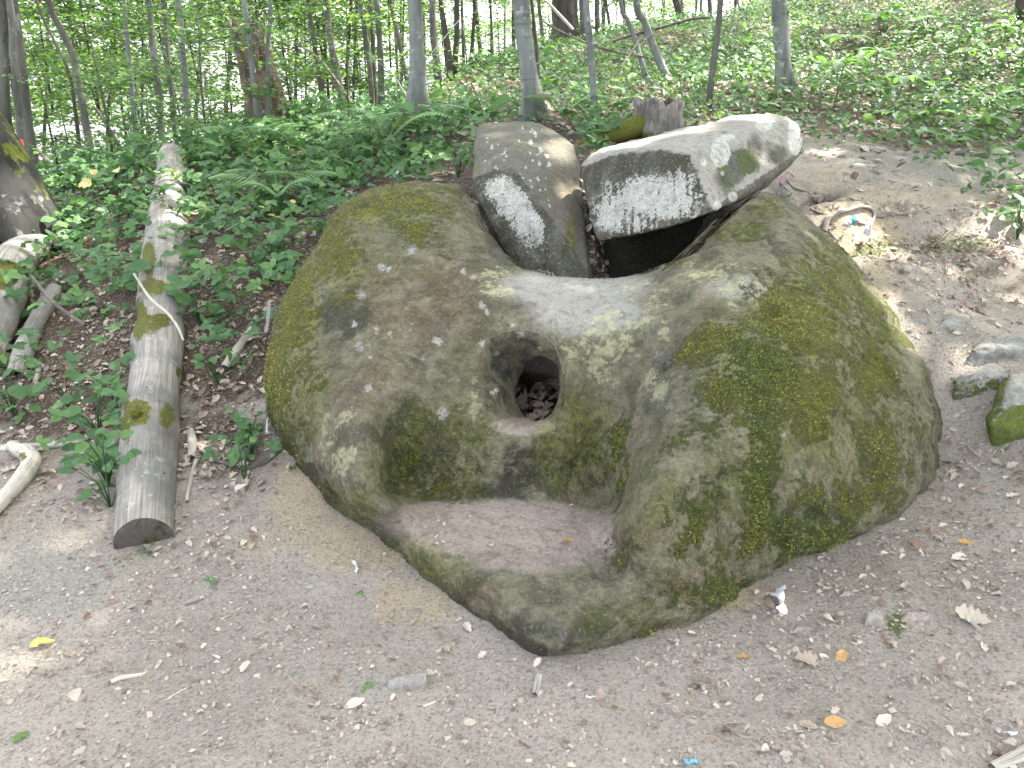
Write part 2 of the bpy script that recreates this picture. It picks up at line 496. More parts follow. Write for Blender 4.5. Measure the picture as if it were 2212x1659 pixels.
M['rag'] = NT('dirty_rag').finish((.17, .165, .15), .95)
M['pinkcloth'] = NT('pink_cloth').finish((.32, .2, .21), .9)
M['tealcloth'] = NT('teal_cloth').finish((.04, .26, .28), .9)
M['paper'] = NT('white_paper').finish((.72, .72, .74), .8)
M['bluefoil'] = NT('light_blue_foil').finish((.2, .42, .55), .6)
M['redpaint'] = NT('red_paint').finish((.55, .06, .07), .7)
M['palm'] = leaf_material('seedling_leaf', [(0, (.05, .115, .038)), (1, (.10, .19, .065))], [(0, (.1, .24, .04)), (1, (.2, .36, .07))], .35)
# ------------------------------------------------------------------ the ground
def cz(u, v, z): return Pz(u, v, z)
def cd(u, v, d): return P(u, v, d)
GP = [cz(-200, 1659, 0), cz(0, 1659, 0), cz(550, 1659, 0), cz(1106, 1659, 0), cz(1700, 1659, .03), cz(2212, 1659, .05), cz(2500, 1659, .08),
      cz(0, 1300, .03), cz(600, 1300, 0), cz(900, 1330, 0), cz(1180, 1425, -.005), cz(1500, 1360, .02), cz(1650, 1250, .035), cz(2212, 1300, .12), cz(1900, 1300, .07),
      cz(300, 1215, .03), cz(0, 1100, .08), cz(560, 1080, .08), cz(640, 1010, .12), cz(700, 1085, .08), cz(860, 1200, .04), cz(1060, 1370, .0), cz(730, 1180, .04),
      cz(1880, 1160, .06), cz(2030, 1062, .12), cz(2055, 950, .2), cz(2212, 1000, .24), cz(2212, 850, .38),
      cz(1990, 740, .5), cz(1870, 545, .74), cd(2212, 700, 3.75), cd(2212, 520, 4.5), cd(2000, 600, 4.0), cd(1740, 425, 4.7), cd(1800, 470, 4.3), cd(2050, 470, 4.7),
      cd(1760, 330, 5.7), cd(2000, 330, 5.7), cd(2212, 330, 5.8), cd(1700, 215, 7.6), cd(2000, 200, 7.9), cd(2212, 180, 8.0),
      cd(1700, 100, 11), cd(2000, 60, 11), cd(2212, 30, 11), cd(2212, -120, 15), cd(1900, -40, 15),
      cd(1450, 85, 15), cd(1640, 15, 18), cd(1550, 120, 11), cd(1440, 190, 8.5), cd(1400, 280, 6.2), cd(1540, 240, 7.2), cd(1290, 295, 6.2),
      cd(1150, 262, 6.6), cd(900, 285, 7.0), cd(1000, 340, 5.8), cd(800, 370, 5.9), cd(650, 480, 5.0), cd(450, 540, 4.7), cd(500, 720, 4.0), cd(560, 860, 3.6), cd(400, 830, 3.75), cd(420, 1000, 3.2),
      cd(200, 700, 4.3), cd(0, 720, 4.4), cd(200, 900, 3.6), cd(0, 950, 3.5), cd(100, 540, 5.4), cd(300, 430, 6.2), cd(0, 450, 6.5), cd(-200, 600, 5.2),
      cd(110, 405, 7.5), cd(250, 372, 8), cd(400, 335, 8.2), cd(560, 290, 8.6), cd(700, 268, 10), cd(900, 215, 12), cd(1000, 170, 13), cd(1150, 128, 14), cd(1300, 105, 15),
      cd(1150, 190, 9.5), cd(1300, 170, 10), cd(1000, 235, 9), cd(800, 300, 7.6)]
GP = [tuple(p) for p in GP]
GP += [(.1, 3.0, .2), (.4, 3.2, .2), (.15, 3.55, .22), (.5, 3.7, .25), (-.1, 3.3, .2), (.8, 3.4, .25), (.3, 4.1, .18), (.1, 4.25, .2), (.6, 4.25, .22), (.3, 4.75, .6), (-.4, 4.6, .85), (.9, 4.8, .9), (-.6, 3.6, .35), (1.3, 3.4, .45)]
GP += [(-6, 1, 0), (6, 1, .5), (0, -1, 0), (-3, -1, 0), (3, -1, .1), (-8, -6, 0), (8, -6, .6), (0, -8, 0), (-20, 0, -1.5), (20, 0, 4), (0, -30, -.5), (-25, -25, -2), (25, -25, 2),
       (-9, 6, -.4), (-14, 10, -2.6), (-8, 13, -1.8), (-4, 15, -1.4), (0, 19, -.6), (4, 21, .4), (9, 24, 2.2), (-12, 22, -7), (-3, 26, -6), (5, 30, -5), (12, 32, -2), (18, 22, 5), (15, 12, 4), (10, 8, 2.4),
       (24, 14, 6), (-30, 20, -12), (-20, 45, -20), (0, 45, -18), (25, 45, -10), (45, 30, 2), (60, 0, 6), (60, 95, -30), (0, 95, -46), (-60, 95, -50), (-80, 40, -34), (-60, 0, -18), (-60, -60, -8), (60, -60, 2), (0, -60, -2)]
GP = np.array(GP)
gt = TPS(GP[:, :2] / 5, GP[:, 2], 1e-4)
def axis(lo, hi, c0, c1, st, growth=1.09):
    a = list(np.arange(c0, c1 + 1e-6, st)); s = st
    while a[-1] < hi: s *= growth; a.append(a[-1] + s)
    s = st
    while a[0] > lo: s *= growth; a.insert(0, a[0] - s)
    return np.array(a)
GX = axis(-90, 90, -3.6, 4.6, .024, 1.045)
GY = axis(-70, 100, 1.1, 7.0, .024, 1.04)
gx, gy = np.meshgrid(GX, GY)
q = np.stack([gx.ravel(), gy.ravel()], 1)
gz0 = gt(q / 5)
q3 = np.stack([q[:, 0], q[:, 1], np.zeros(len(q))], 1)
far = np.hypot(q[:, 0], q[:, 1] - 3)
und = fbm(q3, .9, 4, .5, 3) * (.03 + .02 * np.clip(far - 3, 0, 6)) + fbm(q3, 6, 4, .55, 8) * .012 * (far < 14)
gz0 = gz0 + und
gu, gv, gd = proj(np.stack([q[:, 0], q[:, 1], gz0], 1))
# dug-out steps and bumps on the path at the right
gz0 += (.07 * sstep(505, 478, gv) - .06 * np.exp(-.5 * ((gv - 520) / 22) ** 2)) * blobs(gu, gv, [(1850, 500, 90, 70, 1), (2040, 520, 140, 80, 1), (2200, 540, 100, 80, 1)]) * (gd > 0)
gz0 -= .14 * blobs(gu, gv, [(1768, 428, 40, 20, 1)]) * (gd > 0)
gz0 += .16 * (ridged(q3, 2.7, 4, 5) - .55) * blobs(gu, gv, [(1900, 520, 130, 60, 1), (2080, 560, 150, 60, 1), (1760, 430, 70, 40, 1), (1950, 400, 180, 50, .8)]) * (gd > 0)
GZ = gz0.reshape(gx.shape)
infr = (gd > 0)
ga = {
    'yellow': blobs(gu, gv, [(660, 1080, 70, 90, 1), (760, 1180, 110, 60, .95), (900, 1300, 110, 50, .85), (560, 1180, 80, 50, .5), (1850, 480, 130, 70, .75), (1980, 430, 180, 60, .6), (1900, 590, 60, 90, .7), (1600, 1290, 90, 30, .9), (1480, 1360, 80, 30, .5), (2130, 600, 90, 40, .55), (1800, 380, 80, 40, .6)]) * infr,
    'grey': blobs(gu, gv, [(100, 1260, 160, 90, .7), (300, 1500, 300, 120, .2), (2000, 360, 200, 70, .7), (2080, 690, 120, 80, .5), (850, 1480, 130, 50, .5), (1700, 1350, 200, 60, .3), (1950, 300, 220, 40, .4)]) * infr,
    'humus': np.maximum(blobs(gu, gv, [(300, 450, 500, 260, 1), (500, 650, 200, 200, 1), (100, 750, 200, 200, .9), (1770, 428, 40, 18, .8), (1000, 300, 400, 160, 1), (1500, 180, 500, 110, 1), (2050, 170, 400, 130, 1), (2150, 560, 120, 50, .5), (480, 950, 130, 110, .6), (1160, 870, 60, 60, 1)]) * infr, (far > 6.5) * .9),
    'soilmoss': blobs(gu, gv, [(2050, 520, 130, 25, .6), (1900, 515, 60, 14, .8), (1770, 440, 50, 16, .5), (1935, 1350, 25, 30, .7), (265, 1215, 30, 20, .5)]) * infr,
}
ground = solid('ground', np.stack([q[:, 0], q[:, 1], gz0], 1), grid_faces(len(GY), len(GX), False), M['ground'], kind='structure', attrs=ga)

def gz(x, y):
    x = np.asarray(x, float); y = np.asarray(y, float)
    i = np.clip(np.searchsorted(GX, x) - 1, 0, len(GX) - 2); j = np.clip(np.searchsorted(GY, y) - 1, 0, len(GY) - 2)
    fx = np.clip((x - GX[i]) / (GX[i + 1] - GX[i]), 0, 1); fy = np.clip((y - GY[j]) / (GY[j + 1] - GY[j]), 0, 1)
    return (GZ[j, i] * (1 - fx) + GZ[j, i + 1] * fx) * (1 - fy) + (GZ[j + 1, i] * (1 - fx) + GZ[j + 1, i + 1] * fx) * fy
def gn(x, y, e=.04):
    n = np.stack([-(gz(x + e, y) - gz(x - e, y)) / (2 * e), -(gz(x, y + e) - gz(x, y - e)) / (2 * e), np.ones_like(np.asarray(x, float))], -1)
    return n / np.linalg.norm(n, axis=-1)[..., None]
def hit(u, v, dmin=1.2):
    """where the line of sight through (u, v) meets the ground"""
    d = np.arange(dmin, 40, .02)
    p = P(np.full_like(d, u), np.full_like(d, v), d)
    b = np.nonzero(p[:, 2] <= gz(p[:, 0], p[:, 1]))[0]
    return p[b[0]] if len(b) else p[-1]
def depth(p): return float(proj(p)[2])

# ------------------------------------------------------------------ the big front boulder with the round hole
def closed(pts, n=900):
    p = pts + pts[:3]
    return spline(np.array(p, float), n)
OUT = [(870, 395), (930, 390), (985, 396), (1012, 412), (1030, 450), (1052, 495), (1080, 535), (1110, 562), (1145, 578), (1200, 592), (1280, 598), (1350, 596), (1410, 582), (1460, 563), (1505, 538), (1530, 500), (1565, 462), (1605, 436), (1645, 418),
       (1690, 432), (1735, 455), (1790, 505), (1845, 560), (1900, 640), (1950, 710), (2000, 770), (2035, 850), (2052, 920), (2045, 1010), (2015, 1075), (1950, 1125), (1860, 1165), (1750, 1205), (1665, 1240), (1620, 1280), (1540, 1325),
       (1440, 1372), (1340, 1400), (1250, 1415), (1180, 1427), (1130, 1412), (1060, 1365), (1000, 1325), (950, 1280), (900, 1230), (850, 1190), (790, 1140), (720, 1100), (670, 1050), (625, 990), (592, 925), (577, 850), (578, 770), (590, 700), (612, 645), (640, 595), (672, 550), (700, 500), (730, 455), (775, 422), (820, 402)]
MOUTH = [(1033, 785), (1044, 745), (1085, 720), (1140, 716), (1190, 740), (1213, 790), (1216, 850), (1203, 900), (1170, 930), (1125, 936), (1082, 915), (1060, 880), (1045, 835)]
THROAT = [(1119, 805), (1137, 783), (1165, 773), (1190, 781), (1206, 803), (1209, 838), (1203, 870), (1187, 895), (1160, 906), (1137, 897), (1120, 870), (1114, 838)]
HC = (1163, 850)
NA = 860
TH = np.linspace(-np.pi, np.pi, NA, endpoint=False)
def radial(pts):
    c = closed(pts); a = np.arctan2(c[:, 1] - HC[1], c[:, 0] - HC[0]); r = np.hypot(c[:, 0] - HC[0], c[:, 1] - HC[1])
    k = np.argsort(a); a = a[k]; r = r[k]
    return np.interp(TH, np.concatenate([a - 2 * np.pi, a, a + 2 * np.pi]), np.tile(r, 3))
RO, RM, RT = radial(OUT), radial(MOUTH), radial(THROAT)
RO = RO + 3.0 * fbm(np.stack([np.cos(TH) * 3, np.sin(TH) * 3, TH * 0], 1), 4, 3, .5, 77)
BD = [  # u, v, distance
    (870, 395, 4.15), (985, 396, 4.1), (1012, 412, 4.05), (1052, 495, 3.7), (1110, 562, 3.42), (1200, 592, 3.32), (1280, 598, 3.32), (1350, 596, 3.33), (1410, 582, 3.33), (1505, 538, 3.38), (1565, 462, 3.55), (1645, 418, 3.75),
    (1735, 455, 3.75), (1845, 560, 3.6), (1950, 710, 3.4), (2035, 850, 3.3), (2052, 920, 3.22), (2015, 1075, 2.98), (1860, 1165, 2.8), (1750, 1205, 2.68), (1665, 1240, 2.58), (1540, 1325, 2.42), (1440, 1372, 2.33), (1340, 1400, 2.28), (1180, 1427, 2.27),
    (1060, 1365, 2.4), (950, 1280, 2.52), (850, 1190, 2.68), (720, 1100, 2.88), (625, 990, 3.12), (577, 850, 3.25), (590, 700, 3.45), (640, 595, 3.65), (700, 500, 3.9), (775, 422, 4.1),
    (900, 430, 3.85), (980, 450, 3.75), (820, 450, 3.85), (900, 500, 3.55), (750, 520, 3.6), (900, 600, 3.28), (780, 600, 3.32), (1000, 520, 3.52), (1000, 600, 3.25), (660, 650, 3.35), (680, 720, 3.12), (620, 780, 3.1),
    (900, 700, 3.03), (780, 700, 3.05), (1000, 700, 3.04), (1080, 650, 3.12), (1150, 640, 3.14), (1250, 640, 3.15), (1350, 640, 3.12), (900, 800, 2.87), (780, 800, 2.87), (1000, 800, 2.9), (700, 850, 2.85), (640, 880, 2.98), (750, 880, 2.76),
    (850, 890, 2.82), (950, 880, 2.84), (1020, 780, 2.93), (1050, 840, 2.87), (1020, 880, 2.82), (1060, 900, 2.83), (1130, 945, 2.8), (1100, 735, 2.98), (1200, 740, 2.98), (1230, 830, 2.92), (1215, 900, 2.86),
    (850, 940, 2.84), (848, 1030, 2.80), (852, 1062, 2.77), (820, 985, 2.71), (950, 960, 2.86), (950, 1055, 2.85), (1100, 1000, 2.81), (1100, 1062, 2.82), (1250, 960, 2.86), (1250, 1050, 2.85), (1310, 1065, 2.84), (1310, 980, 2.90), (1340, 900, 2.9), (1330, 820, 2.95),
    (795, 920, 2.67), (785, 1000, 2.56), (800, 1055, 2.52), (838, 1090, 2.48), (730, 960, 2.70), (690, 980, 2.8), (730, 1040, 2.66), (760, 1085, 2.62), (805, 1125, 2.62),
    (900, 1100, 2.69), (1000, 1092, 2.74), (1100, 1092, 2.74), (1200, 1096, 2.73), (1300, 1110, 2.69), (1000, 1150, 2.58), (1150, 1150, 2.575), (1300, 1160, 2.55), (900, 1155, 2.57), (1000, 1205, 2.45), (1200, 1210, 2.44), (905, 1205, 2.52), (1310, 1210, 2.43), (1100, 1250, 2.37), (1000, 1265, 2.42), (1250, 1255, 2.36),
    (1100, 1330, 2.29), (1200, 1330, 2.25), (1180, 1390, 2.21), (1300, 1340, 2.24), (1350, 1270, 2.30), (1400, 1340, 2.27), (1500, 1290, 2.33),
    (1350, 1150, 2.37), (1372, 1080, 2.40), (1398, 1000, 2.44), (1425, 920, 2.52), (1450, 840, 2.62), (1455, 760, 2.78), (1385, 900, 2.74), (1362, 1000, 2.64), (1338, 1090, 2.62), (1395, 800, 2.82), (1325, 1165, 2.53), (1430, 690, 2.92), (1350, 720, 3.0),
    (1400, 630, 3.12), (1500, 600, 3.05), (1550, 550, 3.15), (1600, 500, 3.4), (1650, 455, 3.55), (1620, 600, 2.98), (1560, 650, 2.90), (1660, 650, 2.92), (1560, 720, 2.68), (1650, 740, 2.66), (1600, 900, 2.42), (1500, 900, 2.45), (1600, 1050, 2.36), (1480, 1050, 2.34), (1600, 1180, 2.40),
    (1450, 1180, 2.30), (1400, 1220, 2.28), (1540, 1240, 2.33), (1750, 600, 3.1), (1730, 520, 3.35), (1750, 700, 2.78), (1750, 850, 2.56), (1750, 1000, 2.48), (1750, 1130, 2.52), (1850, 700, 2.98), (1850, 850, 2.75), (1850, 1000, 2.65), (1860, 1110, 2.7),
    (1950, 800, 3.05), (1970, 900, 2.95), (1960, 1000, 2.86), (1980, 1060, 2.9)]
BD = np.array(BD, float)
bt = TPS(BD[:, :2] / 1000, BD[:, 2], 2e-5)
def uvat(r): return HC[0] + np.cos(TH) * r, HC[1] + np.sin(TH) * r
def face_d(u, v): return bt(np.stack([u.ravel(), v.ravel()], 1) / 1000).reshape(u.shape)
um, vm = uvat(RM); dm = face_d(um, vm)
left = sstep(-.2, .9, -np.cos(TH))                     # flared side of the hole
dth = dm + .06 + .22 * left + .05 * sstep(-.2, 1, np.sin(TH)) 
rowsP, rowsUV, rowsK = [], [], []
def addrow(r, d, k):
    u, v = uvat(r); rowsP.append(P(u, v, d)); rowsUV.append(np.stack([u, v], 1)); rowsK.append(np.full(NA, k))
for k in np.linspace(0, 1, 10)[:-1]: addrow(RT * (1.12 - .12 * k), dth + .16 * (1 - k), 1)
for k in np.linspace(0, 1, 16)[:-1]: addrow(RT + (RM - RT) * k ** .8, dm + (dth - dm) * (1 - k) ** 1.6, 2)
NF = 230
ROS = RO.copy()
for _ in range(3): ROS = sum(np.roll(ROS, s_) for s_ in range(-14, 15)) / 29
uo, vo = uvat(RO)
sil = np.where(vo < 1000, 1.0, .55)
rr = .13 * sil
OLP = closed(OUT, 420)
def outline_dist(u, v):
    return np.sqrt(((u[:, None] - OLP[None, :, 0]) ** 2 + (v[:, None] - OLP[None, :, 1]) ** 2).min(1))
for k in np.linspace(0, 1, NF):
    r = RM + (ROS * (1 - k ** 4) + RO * k ** 4 - RM) * k; u, v = uvat(r)
    d = face_d(u, v)
    w = np.clip(1 - outline_dist(u, v) / 42, 0, 1)
    d = d + rr * (1 - np.sqrt(np.clip(1 - w * w, 0, 1)))
    addrow(r, d, 3)
dedge = d
notch = sstep(1035, 1075, uo) * (1 - sstep(1520, 1570, uo)) * (vo < 650)
TT = 1.0 - .78 * notch - .5 * (vo > 1000)
for _ in range(30): TT = (np.roll(TT, 1) + TT + np.roll(TT, -1)) / 3
for k in np.linspace(0, 1, 22)[1:]:
    addrow(RO * (1 - .1 * k * k), dedge + TT * np.sin(k * np.pi / 2) ** 1.2 , 4)
dback = dedge + TT
for k in np.linspace(0, 1, 10)[1:]: addrow(RO * (.9 - .4 * k), dback, 5)
for k in np.linspace(0, 1, 12)[1:-1]: addrow(RO * .5 * (1 - k) + RT * 1.12 * k, dback * (1 - k) + (dth + .16) * k, 6)
BP = np.array(rowsP); BUV = np.array(rowsUV); BK = np.array(rowsK)
nr = len(BP)
# relief: push along the surface normal
du = np.roll(BP, -1, 1) - np.roll(BP, 1, 1); dr = np.roll(BP, -1, 0) - np.roll(BP, 1, 0)
Nn = np.cross(du, dr); Nn /= np.linalg.norm(Nn, axis=2)[..., None] + 1e-9
flat = BP.reshape(-1, 3); bu, bv = BUV[..., 0].ravel(), BUV[..., 1].ravel(); bk = BK.ravel()
view = np.array([0, 0, CAM_Z]) - flat
if ((Nn.reshape(-1, 3) * view).sum(1)[bk == 3] > 0).mean() < .5: Nn = -Nn
front = (bk <= 4)
calm = 1 - .8 * np.maximum(blobs(bu, bv, [(1080, 1130, 230, 60, 1), (1250, 640, 170, 60, 1), (1150, 910, 90, 30, 1)]), 0)
shear = flat @ np.array([[1, 0, 0], [0, 1, 0], [.6, 0, 1]]) * np.array([1, 1, .45])
rough_r = blobs(bu, bv, [(1800, 950, 300, 250, 1), (1550, 1150, 200, 150, 1), (700, 1000, 100, 120, .6), (1450, 1000, 100, 200, .5)])
disp = (.020 * fbm(flat, 3.2, 4, .5, 21) + .016 * fbm(flat, 11, 4, .55, 31) * calm + .007 * fbm(flat, 42, 3, .6, 41) * calm
        + rough_r * .040 * (ridged(shear, 5, 3, 51) - .6)
        - .012 * sstep(.88, .98, ridged(flat, 2.6, 2, 163)) * calm - .016 * sstep(.05, .22, fbm(shear, 4.5, 3, .6, 171)) * (.35 + rough_r) * calm)
disp *= (bk <= 5) * np.where(bk == 1, .6, 1)
BV = flat + Nn.reshape(-1, 3) * disp[:, None]
F = grid_faces(nr, NA)
lastr = (nr - 1) * NA + np.arange(NA)
F = np.vstack([F, np.stack([lastr, (nr - 1) * NA + (np.arange(NA) + 1) % NA, (np.arange(NA) + 1) % NA, np.arange(NA)], 1)])
fr = (bk >= 2) & (bk <= 4)
spots = [(825, 575, 7), (890, 535, 7), (945, 736, 7), (1040, 660, 5), (1052, 672, 4), (1022, 600, 5), (1000, 588, 4), (1108, 700, 4), (1125, 722, 7), (1043, 742, 5), (775, 745, 6), (812, 710, 4), (800, 772, 3), (780, 635, 7), (765, 700, 5), (1068, 845, 4), (955, 893, 9), (1163, 755, 4), (1075, 765, 4), (797, 840, 6), (840, 580, 4), (895, 1062, 4), (1415, 525, 5), (1690, 940, 4)]
wn_ = np.zeros(len(bu))
for (a, b, r) in spots: wn_ = np.maximum(wn_, .72 * np.exp(-.5 * (((bu - a) / r / 1.5) ** 2 + ((bv - b) / r / 1.5) ** 2)))
battr = {
    'moss': np.maximum(blobs(bu, bv, [(850, 440, 140, 70, .72), (640, 640, 50, 140, .95), (598, 820, 36, 120, .85), (720, 550, 75, 90, .74), (660, 760, 40, 80, .45), (900, 480, 120, 50, .52), (980, 500, 60, 70, .42), (625, 930, 40, 60, .45), (700, 1060, 60, 40, .4),
                   (850, 1020, 85, 70, .55), (950, 1062, 150, 28, .5), (1230, 1040, 100, 50, .36), (1340, 1010, 22, 100, .48), (1000, 1040, 150, 50, .3),
                   (1720, 700, 120, 120, .78), (1640, 800, 150, 90, .76), (1800, 600, 80, 90, .72), (1890, 740, 90, 120, .62), (1600, 500, 70, 40, .6), (1660, 450, 50, 26, .62), (1520, 930, 120, 100, .42), (1700, 850, 110, 90, .85),
                   (1640, 1050, 40, 160, .8), (1740, 1170, 110, 50, .78), (1560, 1280, 160, 45, .52), (1450, 1200, 110, 70, .46), (1900, 980, 100, 100, .5), (1500, 1060, 90, 120, .42), (1960, 900, 60, 100, .5), (1860, 1080, 120, 60, .55), (1340, 1350, 120, 40, .3), (1480, 560, 60, 30, .42), (1560, 740, 70, 60, .62)]), 0) * fr,
    'green': blobs(bu, bv, [(1640, 790, 90, 80, .8), (1650, 1000, 60, 200, .7), (1750, 1170, 130, 70, .8), (1560, 1270, 160, 60, .8), (1340, 1040, 30, 100, .8), (850, 1010, 120, 60, .6), (1470, 1000, 120, 150, .7)]) * fr,
    'pale': blobs(bu, bv, [(850, 720, 200, 120, .42), (680, 880, 70, 90, .62), (740, 960, 40, 90, .72), (1070, 610, 50, 50, .66), (1025, 860, 16, 60, .9), (1040, 870, 25, 40, .7), (1330, 730, 120, 100, .75), (1700, 1150, 60, 60, .5), (1550, 1200, 80, 60, .5), (1800, 950, 60, 60, .5), (1500, 1080, 80, 50, .5), (1380, 1280, 120, 40, .3), (1560, 610, 100, 40, .7), (1450, 565, 80, 30, .6), (1620, 650, 70, 30, .6),
                            (1420, 810, 60, 90, .5), (1780, 1010, 90, 100, .42), (1550, 1060, 80, 40, .5), (1380, 650, 90, 50, .55), (1500, 1170, 120, 60, .4), (660, 820, 60, 60, .5), (1700, 560, 30, 60, .4), (1100, 1330, 100, 40, .2)]) * fr,
    'smooth': blobs(bu, bv, [(1240, 620, 150, 42, .95), (1270, 675, 120, 50, .85), (1600, 620, 90, 30, .7), (1120, 1245, 200, 40, .35), (1850, 660, 60, 120, .35), (1180, 1340, 120, 60, .15)]) * fr,
    'dust': np.maximum(blobs(bu, bv, [(1080, 1130, 215, 42, 1), (1200, 1170, 160, 40, .95), (1130, 920, 60, 18, 1), (1010, 1160, 110, 38, .9), (1150, 1210, 170, 30, .6), (940, 1110, 80, 25, .8)]), 0) * fr * (1 - sstep(1315, 1345, bu)) ,
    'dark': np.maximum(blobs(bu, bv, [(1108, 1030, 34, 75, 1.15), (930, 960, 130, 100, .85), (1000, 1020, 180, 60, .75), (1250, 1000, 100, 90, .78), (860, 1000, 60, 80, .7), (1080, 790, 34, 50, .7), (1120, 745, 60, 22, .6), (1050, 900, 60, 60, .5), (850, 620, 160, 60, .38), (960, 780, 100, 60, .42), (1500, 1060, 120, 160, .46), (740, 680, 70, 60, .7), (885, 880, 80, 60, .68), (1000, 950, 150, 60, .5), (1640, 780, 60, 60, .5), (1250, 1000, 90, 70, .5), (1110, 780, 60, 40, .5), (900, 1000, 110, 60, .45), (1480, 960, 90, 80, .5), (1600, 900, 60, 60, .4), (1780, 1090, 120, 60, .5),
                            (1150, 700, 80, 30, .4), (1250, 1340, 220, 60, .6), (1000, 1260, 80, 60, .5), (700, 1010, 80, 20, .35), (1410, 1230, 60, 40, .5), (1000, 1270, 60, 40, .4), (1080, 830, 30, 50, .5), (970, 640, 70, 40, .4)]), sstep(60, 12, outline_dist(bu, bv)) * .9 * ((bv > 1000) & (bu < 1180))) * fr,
    'warm': blobs(bu, bv, [(900, 640, 120, 80, .95), (700, 1060, 60, 50, .6), (1000, 1300, 60, 50, .6), (1500, 1200, 80, 60, .5), (820, 795, 50, 25, .8), (760, 880, 80, 60, .3), (1600, 760, 50, 60, .4), (1480, 1260, 50, 30, .6), (1000, 900, 60, 40, .4), (1380, 1180, 60, 60, .4)]) * fr,
    'white': wn_ * fr,
}
mbase = battr['moss']
mn = fbm(flat * np.array([1, 1, .8]), 7, 5, .68, 201)
battr['moss'] = np.clip(.5 + (mbase * .95 + .8 * mn - .54) * 1.15, 0, 1) * (mbase > .12)
battr['film'] = np.clip(np.maximum(mbase * 1.0, blobs(bu, bv, [(1750, 850, 280, 280, .6), (1500, 1100, 200, 180, .5), (950, 1000, 160, 80, .55), (800, 550, 200, 150, .45), (1250, 1010, 110, 80, .5), (650, 850, 70, 150, .6), (900, 1230, 120, 70, .6), (760, 1100, 60, 60, .6), (1250, 960, 120, 120, .65), (950, 950, 150, 110, .6), (1350, 800, 120, 120, .3), (1400, 1330, 250, 60, .45), (1000, 780, 120, 80, .35)]) * fr), 0, 1)
battr['film'] = battr['film'] * (1 - blobs(bu, bv, [(1108, 1035, 36, 75, 1)]))
battr['pale'] = np.clip(battr['pale'] * (.75 + 1.2 * fbm(flat, 12, 4, .7, 211)), 0, 1)
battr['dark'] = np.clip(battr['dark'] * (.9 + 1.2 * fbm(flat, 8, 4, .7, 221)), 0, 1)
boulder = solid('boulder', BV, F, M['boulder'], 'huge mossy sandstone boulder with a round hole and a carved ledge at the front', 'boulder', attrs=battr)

# moss stands up from the stone as short tufts
cand = np.nonzero(fr & (battr['moss'] > .50 + .35 * RNG.random(len(bu))))[0]
pick = RNG.choice(cand, 44000)
jit = RNG.normal(0, .004, (44000, 3)); nrm_ = Nn.reshape(-1, 3)[pick] + RNG.normal(0, .5, (44000, 3))
tg = np.cross(nrm_, RNG.normal(0, 1, (44000, 3))); tg /= np.linalg.norm(tg, axis=1)[:, None]
nrm_ /= np.linalg.norm(nrm_, axis=1)[:, None]
Mx = np.stack([tg, nrm_, np.cross(tg, nrm_)], 2)
TUFT = (np.array([[-.5, -.2, 0], [.5, -.2, 0], [0, 1, .1]]), np.array([[0, 1, 2]]))
Vm, Fm, tm = scatter(TUFT[0], TUFT[1], BV[pick] + jit, Mx, RNG.uniform(.003, .0075, 44000), np.clip(RNG.random(44000) * .7 + .3 * (1 - np.repeat(1, 44000)) + .3 * (1 - battr['green'][pick]), 0, 1))
M['tuft'] = leaf_material('moss_tufts', [(0, (.055, .08, .018)), (.4, (.15, .16, .035)), (1, (.31, .285, .08))], None, .2, .8)
boulder_o = np.array(boulder.location)
mo_ = solid('moss', Vm, Fm, M['tuft'], parent=boulder, attrs={'tint': tm}, smooth=False, kind='stuff', origin=boulder_o)

# ------------------------------------------------------------------ hull rocks
ZERO = ('moss', 'film', 'green', 'pale', 'smooth', 'dust', 'dark', 'warm', 'white')
def hull_rock(pts, voxel=.012, smooth=4, amp=.006, seed=0, amp2=.003, freq=6):
    bm = bmesh.new()
    for p in pts: bm.verts.new(Vector([float(c) for c in p]))
    r = bmesh.ops.convex_hull(bm, input=bm.verts)
    bad = [g for g in set(r['geom_interior'] + r['geom_unused']) if isinstance(g, bmesh.types.BMVert) and g.is_valid]
    if bad: bmesh.ops.delete(bm, geom=bad, context='VERTS')
    bmesh.ops.recalc_face_normals(bm, faces=bm.faces)
    me = bpy.data.meshes.new('tmp'); bm.to_mesh(me); bm.free()
    o = bpy.data.objects.new('tmp', me); COL.objects.link(o)
    m = o.modifiers.new('r', 'REMESH'); m.mode = 'VOXEL'; m.voxel_size = voxel
    s = o.modifiers.new('s', 'SMOOTH'); s.iterations = smooth; s.factor = .6
    dg = bpy.context.evaluated_depsgraph_get(); e = o.evaluated_get(dg); m2 = bpy.data.meshes.new_from_object(e)
    V = np.empty(len(m2.vertices) * 3, np.float32); m2.vertices.foreach_get('co', V); V = V.reshape(-1, 3).astype(float)
    Nv = np.empty(len(m2.vertices) * 3, np.float32); m2.vertices.foreach_get('normal', Nv); Nv = Nv.reshape(-1, 3)
    m2.calc_loop_triangles()
    Fa = np.empty(len(m2.loop_triangles) * 3, np.int32); m2.loop_triangles.foreach_get('vertices', Fa)
    bpy.data.objects.remove(o); bpy.data.meshes.remove(me); bpy.data.meshes.remove(m2)
    V = V + Nv * (amp * fbm(V, freq, 3, .5, seed) + amp2 * fbm(V, freq * 5, 3, .6, seed + 5) - amp * .7 * sstep(.85, .97, ridged(V, freq * .6, 2, seed + 9)))[:, None]
    return V, Fa.reshape(-1, 3), Nv

def rock_attrs(V, **kw):
    n = len(V); return {k: kw.get(k, np.zeros(n)) for k in ZERO}

def inpoly(u, v, poly):
    r = np.zeros(len(u), bool); n = len(poly); j = n - 1
    for i in range(n):
        (xi, yi), (xj, yj) = poly[i], poly[j]
        c = ((yi > v) != (yj > v)) & (u < (xj - xi) * (v - yi) / (yj - yi + 1e-9) + xi)
        r ^= c; j = i
    return r

